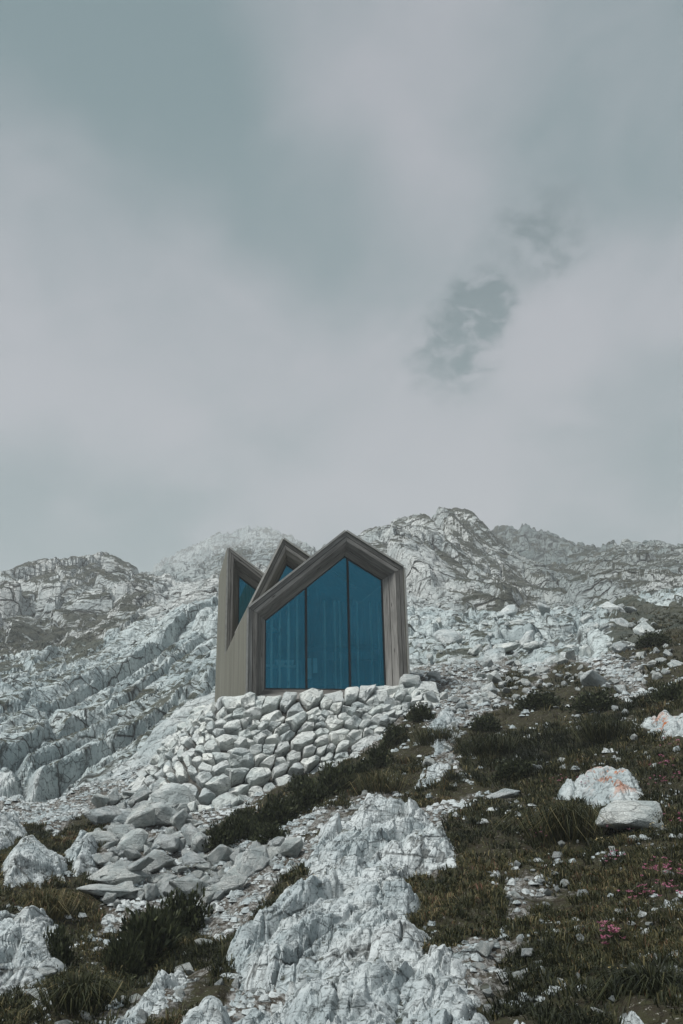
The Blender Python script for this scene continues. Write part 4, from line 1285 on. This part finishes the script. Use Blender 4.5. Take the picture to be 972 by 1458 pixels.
def stems(rx, ry, rz, seed, n_=9, r0=.010):
    r = np.random.RandomState(seed); V, Fc = [], []
    for i in range(n_):
        a = r.uniform(0, 6.28); e = np.array([math.cos(a) * rx * .7, math.sin(a) * ry * .7, rz * r.uniform(.5, .9)]); m_ = e * .5 + np.array([0, 0, rz * .15])
        pts_ = [np.zeros(3), m_, e]
        for k_, p in enumerate(pts_):
            rad = r0 * (1 - .4 * k_)
            for q in range(5):
                V.append(p + np.array([math.cos(q * 1.2566) * rad, math.sin(q * 1.2566) * rad, 0]))
        b = i * 15
        for k_ in range(2):
            for q in range(5):
                Fc.append((b + k_ * 5 + q, b + k_ * 5 + (q + 1) % 5, b + k_ * 5 + 5 + (q + 1) % 5, b + k_ * 5 + 5 + q))
    return V, Fc


SHRUB = []
for i, (shape, n_) in enumerate((('broad', 3400), ('narrow', 3000), ('broad', 3000), ('broad', 3800))):
    V, Fc, t_ = leaf_cloud(n_, 1, 1, 1, 0.15 if shape == 'broad' else 0.22, 40 + i, shape)
    lm = mesh_data('foliage', V, Fc, M_BUSH, True, attrs={'tint': t_})
    V, Fc = stems(1, 1, 1, 60 + i, 10, .02)
    SHRUB.append((lm, mesh_data('stems', V, Fc, M_STEM, True)))


def shrub(px, py, wpx, hpx, label, var, depth=.8, group=None, dmax=19):
    p = hit(px, py, dmax=dmax)
    o = empty('shrub', tuple(p - np.array([0, 0, .05])), rr_.uniform(0, 6.28), label=label, category='shrub')
    if group:
        o['group'] = group
    s = p[1] / FPX
    for nm, me in zip(('foliage', 'stems'), SHRUB[var]):
        c = link(nm, me, o); c.scale = (wpx * s / 2 * .8, wpx * s / 2 * .8 * depth, hpx * s * .85)
    return o


LOW = 'low dark leafy shrub in the thicket at the foot of the stone wall'
for px, py, wpx, hpx, v in ((318, 1212, 66, 36, 0), (352, 1198, 72, 36, 1), (396, 1176, 80, 42, 0), (440, 1154, 76, 40, 2), (478, 1134, 70, 38, 1), (512, 1112, 64, 34, 2), (540, 1090, 52, 30, 0), (345, 1178, 50, 24, 3), (430, 1128, 52, 22, 3), (470, 1110, 46, 22, 3), (385, 1200, 56, 26, 2)):
    shrub(px, py, wpx, hpx, LOW, v, group='shrubs under the wall', dmax=17.4)
shrub(215, 1362, 120, 62, 'wide dark leafy shrub with long leaves below the boulder pile', 1)
shrub(262, 1330, 84, 60, 'dark feathery shrub with a raised top behind the wide one', 3)
shrub(175, 1385, 60, 48, 'rounded dark shrub drooping over a small pale stone', 1)
shrub(78, 1378, 56, 52, 'small dark shrub against the pale blue outcrop', 3)
shrub(245, 1120, 1, 1, '', 0) if False else None
for px, py, wpx, hpx, v, lab in ((850, 1010, 84, 28, 3, 'dark drooping shrub on the crest of the grassy bank'), (690, 1038, 60, 24, 2, 'dark low shrub beside the upper trail stones'), (770, 1012, 74, 24, 0, 'dark bush below the reddish soil patch'),
                                 (735, 1102, 84, 24, 3, 'dark spreading shrub above the flat grey slab'), (565, 1056, 56, 28, 2, 'olive shrub at the trail end of the stone wall'), (600, 1024, 50, 24, 0, 'small olive shrub between wall end and trail'),
                                 (930, 922, 60, 20, 3, 'dark bush at the upper edge of the turf'), (955, 1000, 60, 30, 2, 'olive bush above the lichen rock by the flowers')):
    shrub(px, py, wpx, hpx, lab, v, dmax=30)


def tussock(px, py, hpx, label, n_=900, spread=1.0, tintc=.5):
    p = hit(px, py); s = p[1] / FPX
    R_ = hpx * s * .45 * spread
    q = pr.normal(0, .45, (n_, 2)) * R_
    P = np.c_[q, np.zeros(n_) - .03]
    hd = np.arctan2(q[:, 1], q[:, 0]) + pr.normal(0, .5, n_)
    V, Fc, t_ = blades(P, hpx * s * pr.uniform(.5, 1.15, n_), np.full(n_, .010), np.clip(np.hypot(q[:, 0], q[:, 1]) / R_ * .7 + pr.uniform(0, .35, n_), 0, 1.2), np.clip(pr.normal(tintc, .16, n_), 0, 1), hd, .75)
    o = link('grass_tussock', mesh_data('grass_tussock', V, Fc, M_GRASS, True, attrs={'tint': t_}), label=label, category='grass tuft')
    o.location = p
    return o


tussock(808, 1190, 66, 'tall arching grass tussock below the lichen spotted outcrop', 1300, 1.3, .45)
tussock(700, 1075, 44, 'bushy grass tussock on the bank above the grey slab', 900, 1.4, .3)
tussock(620, 1060, 34, 'grass tussock overhanging the stony trail', 700, 1.5, .4)
tussock(930, 1420, 60, 'dark grass tussock at the foot of the grassy bank by pink flowers', 1000, 1.4, .2)
tussock(540, 1130, 40, 'olive grass tussock between the gravel and the shrubs', 800, 1.4, .5)
tussock(60, 1300, 44, 'brown grass tussock hanging over the pale blue outcrop', 900, 1.6, .62)
tussock(110, 1440, 50, 'grass tussock beside the gravel strip', 900, 1.4, .35)
tussock(860, 1060, 40, 'long bladed grass tussock on the bank under the drooping shrub', 900, 1.5, .35)


def flower_plant(px, py, hpx, label, mat, group=None, nf=16, size=.016, wid=.6):
    p = hit(px, py); s = p[1] / FPX; H = hpx * s
    o = empty('flower_plant', tuple(p), 0, label=label, category='flower')
    if group:
        o['group'] = group
    q = pr.normal(0, H * wid * .5, (nf, 2)); hh = H * pr.uniform(.45, 1.05, nf)
    V, Fc, t_ = blades(np.c_[q * .3, np.zeros(nf) - .02], hh * 1.02, np.full(nf, .005), np.clip(np.hypot(q[:, 0], q[:, 1]) / H, 0, 1), np.full(nf, .35), np.arctan2(q[:, 1], q[:, 0]), .1)
    link('stems', mesh_data('stems', V, Fc, M_GRASS, True, attrs={'tint': t_}), o)
    for i in range(nf):
        c = np.array([q[i, 0], q[i, 1], hh[i]]); V, Fc, T_ = [], [], []
        for k_ in range(6):
            a = k_ * 1.047 + pr.rand(); up = pr.uniform(.1, .8); e = np.array([math.cos(a), math.sin(a), up]); b = np.array([-math.sin(a), math.cos(a), 0])
            z_ = size * pr.uniform(.8, 1.3)
            n0 = len(V); V += [c, c + e * z_ * .7 + b * z_ * .4, c + e * z_ * 1.2, c + e * z_ * .7 - b * z_ * .4]; Fc.append((n0, n0 + 1, n0 + 2, n0 + 3)); T_ += [pr.rand()] * 4
        link('blossom', mesh_data('blossom', V, Fc, mat, True, attrs={'tint': T_}), o)
    return o


flower_plant(872, 1372, 46, 'spike of pink flowers standing in dark grass on the bank', M_PINK, None, 20, .018, .35)
flower_plant(948, 1108, 26, 'bright pink flower cluster beside the lichen spotted outcrop', M_PINK, None, 14, .018)
for px, py in ((960, 1125), (932, 1128), (955, 1250), (935, 1265), (965, 1300), (915, 1290), (880, 1240), (795, 1120), (965, 1190), (945, 1285), (925, 1255), (970, 1265), (900, 1300), (835, 1135), (770, 1200), (890, 1195), (960, 1080)):
    flower_plant(px, py, 20, 'small pale pink flower cluster scattered in the turf below the lichen rocks', M_PINK, 'pink flowers in the turf', 9, .014, .9)
for px, py in ((945, 1185), (925, 1190), (860, 1215), (640, 1075), (905, 1060), (745, 1190), (880, 1400), (440, 1265), (372, 1285), (560, 1090)):
    flower_plant(px, py, 14, 'tiny cream and yellow flowers dotted in the grass', M_PALEP, 'cream flowers in the grass', 6, .010, 1.2)

# ------------------------------------------------------------------ mountain air
ZTOP = max(max(v.co.z for v in bpy.data.objects[n_].data.vertices) for n_ in ('hills', 'mountains')) + 3.0
print('haze top', ZTOP)
lo, hi = (-1100, -100, -45), (1100, 960, ZTOP)
V = [(x, y, z) for x in (lo[0], hi[0]) for y in (lo[1], hi[1]) for z in (lo[2], hi[2])]
Fc = [(0, 1, 3, 2), (4, 6, 7, 5), (0, 4, 5, 1), (2, 3, 7, 6), (0, 2, 6, 4), (1, 5, 7, 3)]
m, t, out = mat_new('mountain_haze')
pv = t.add('ShaderNodeVolumePrincipled', {'Color': (0.93, 0.96, 0.97, 1), 'Density': 0.0015, 'Anisotropy': 0.0})
t.put(out.inputs['Volume'], pv)
link('haze', mesh_data('haze', V, Fc, m), kind='stuff', label='thin grey mountain haze in the air', category='haze')
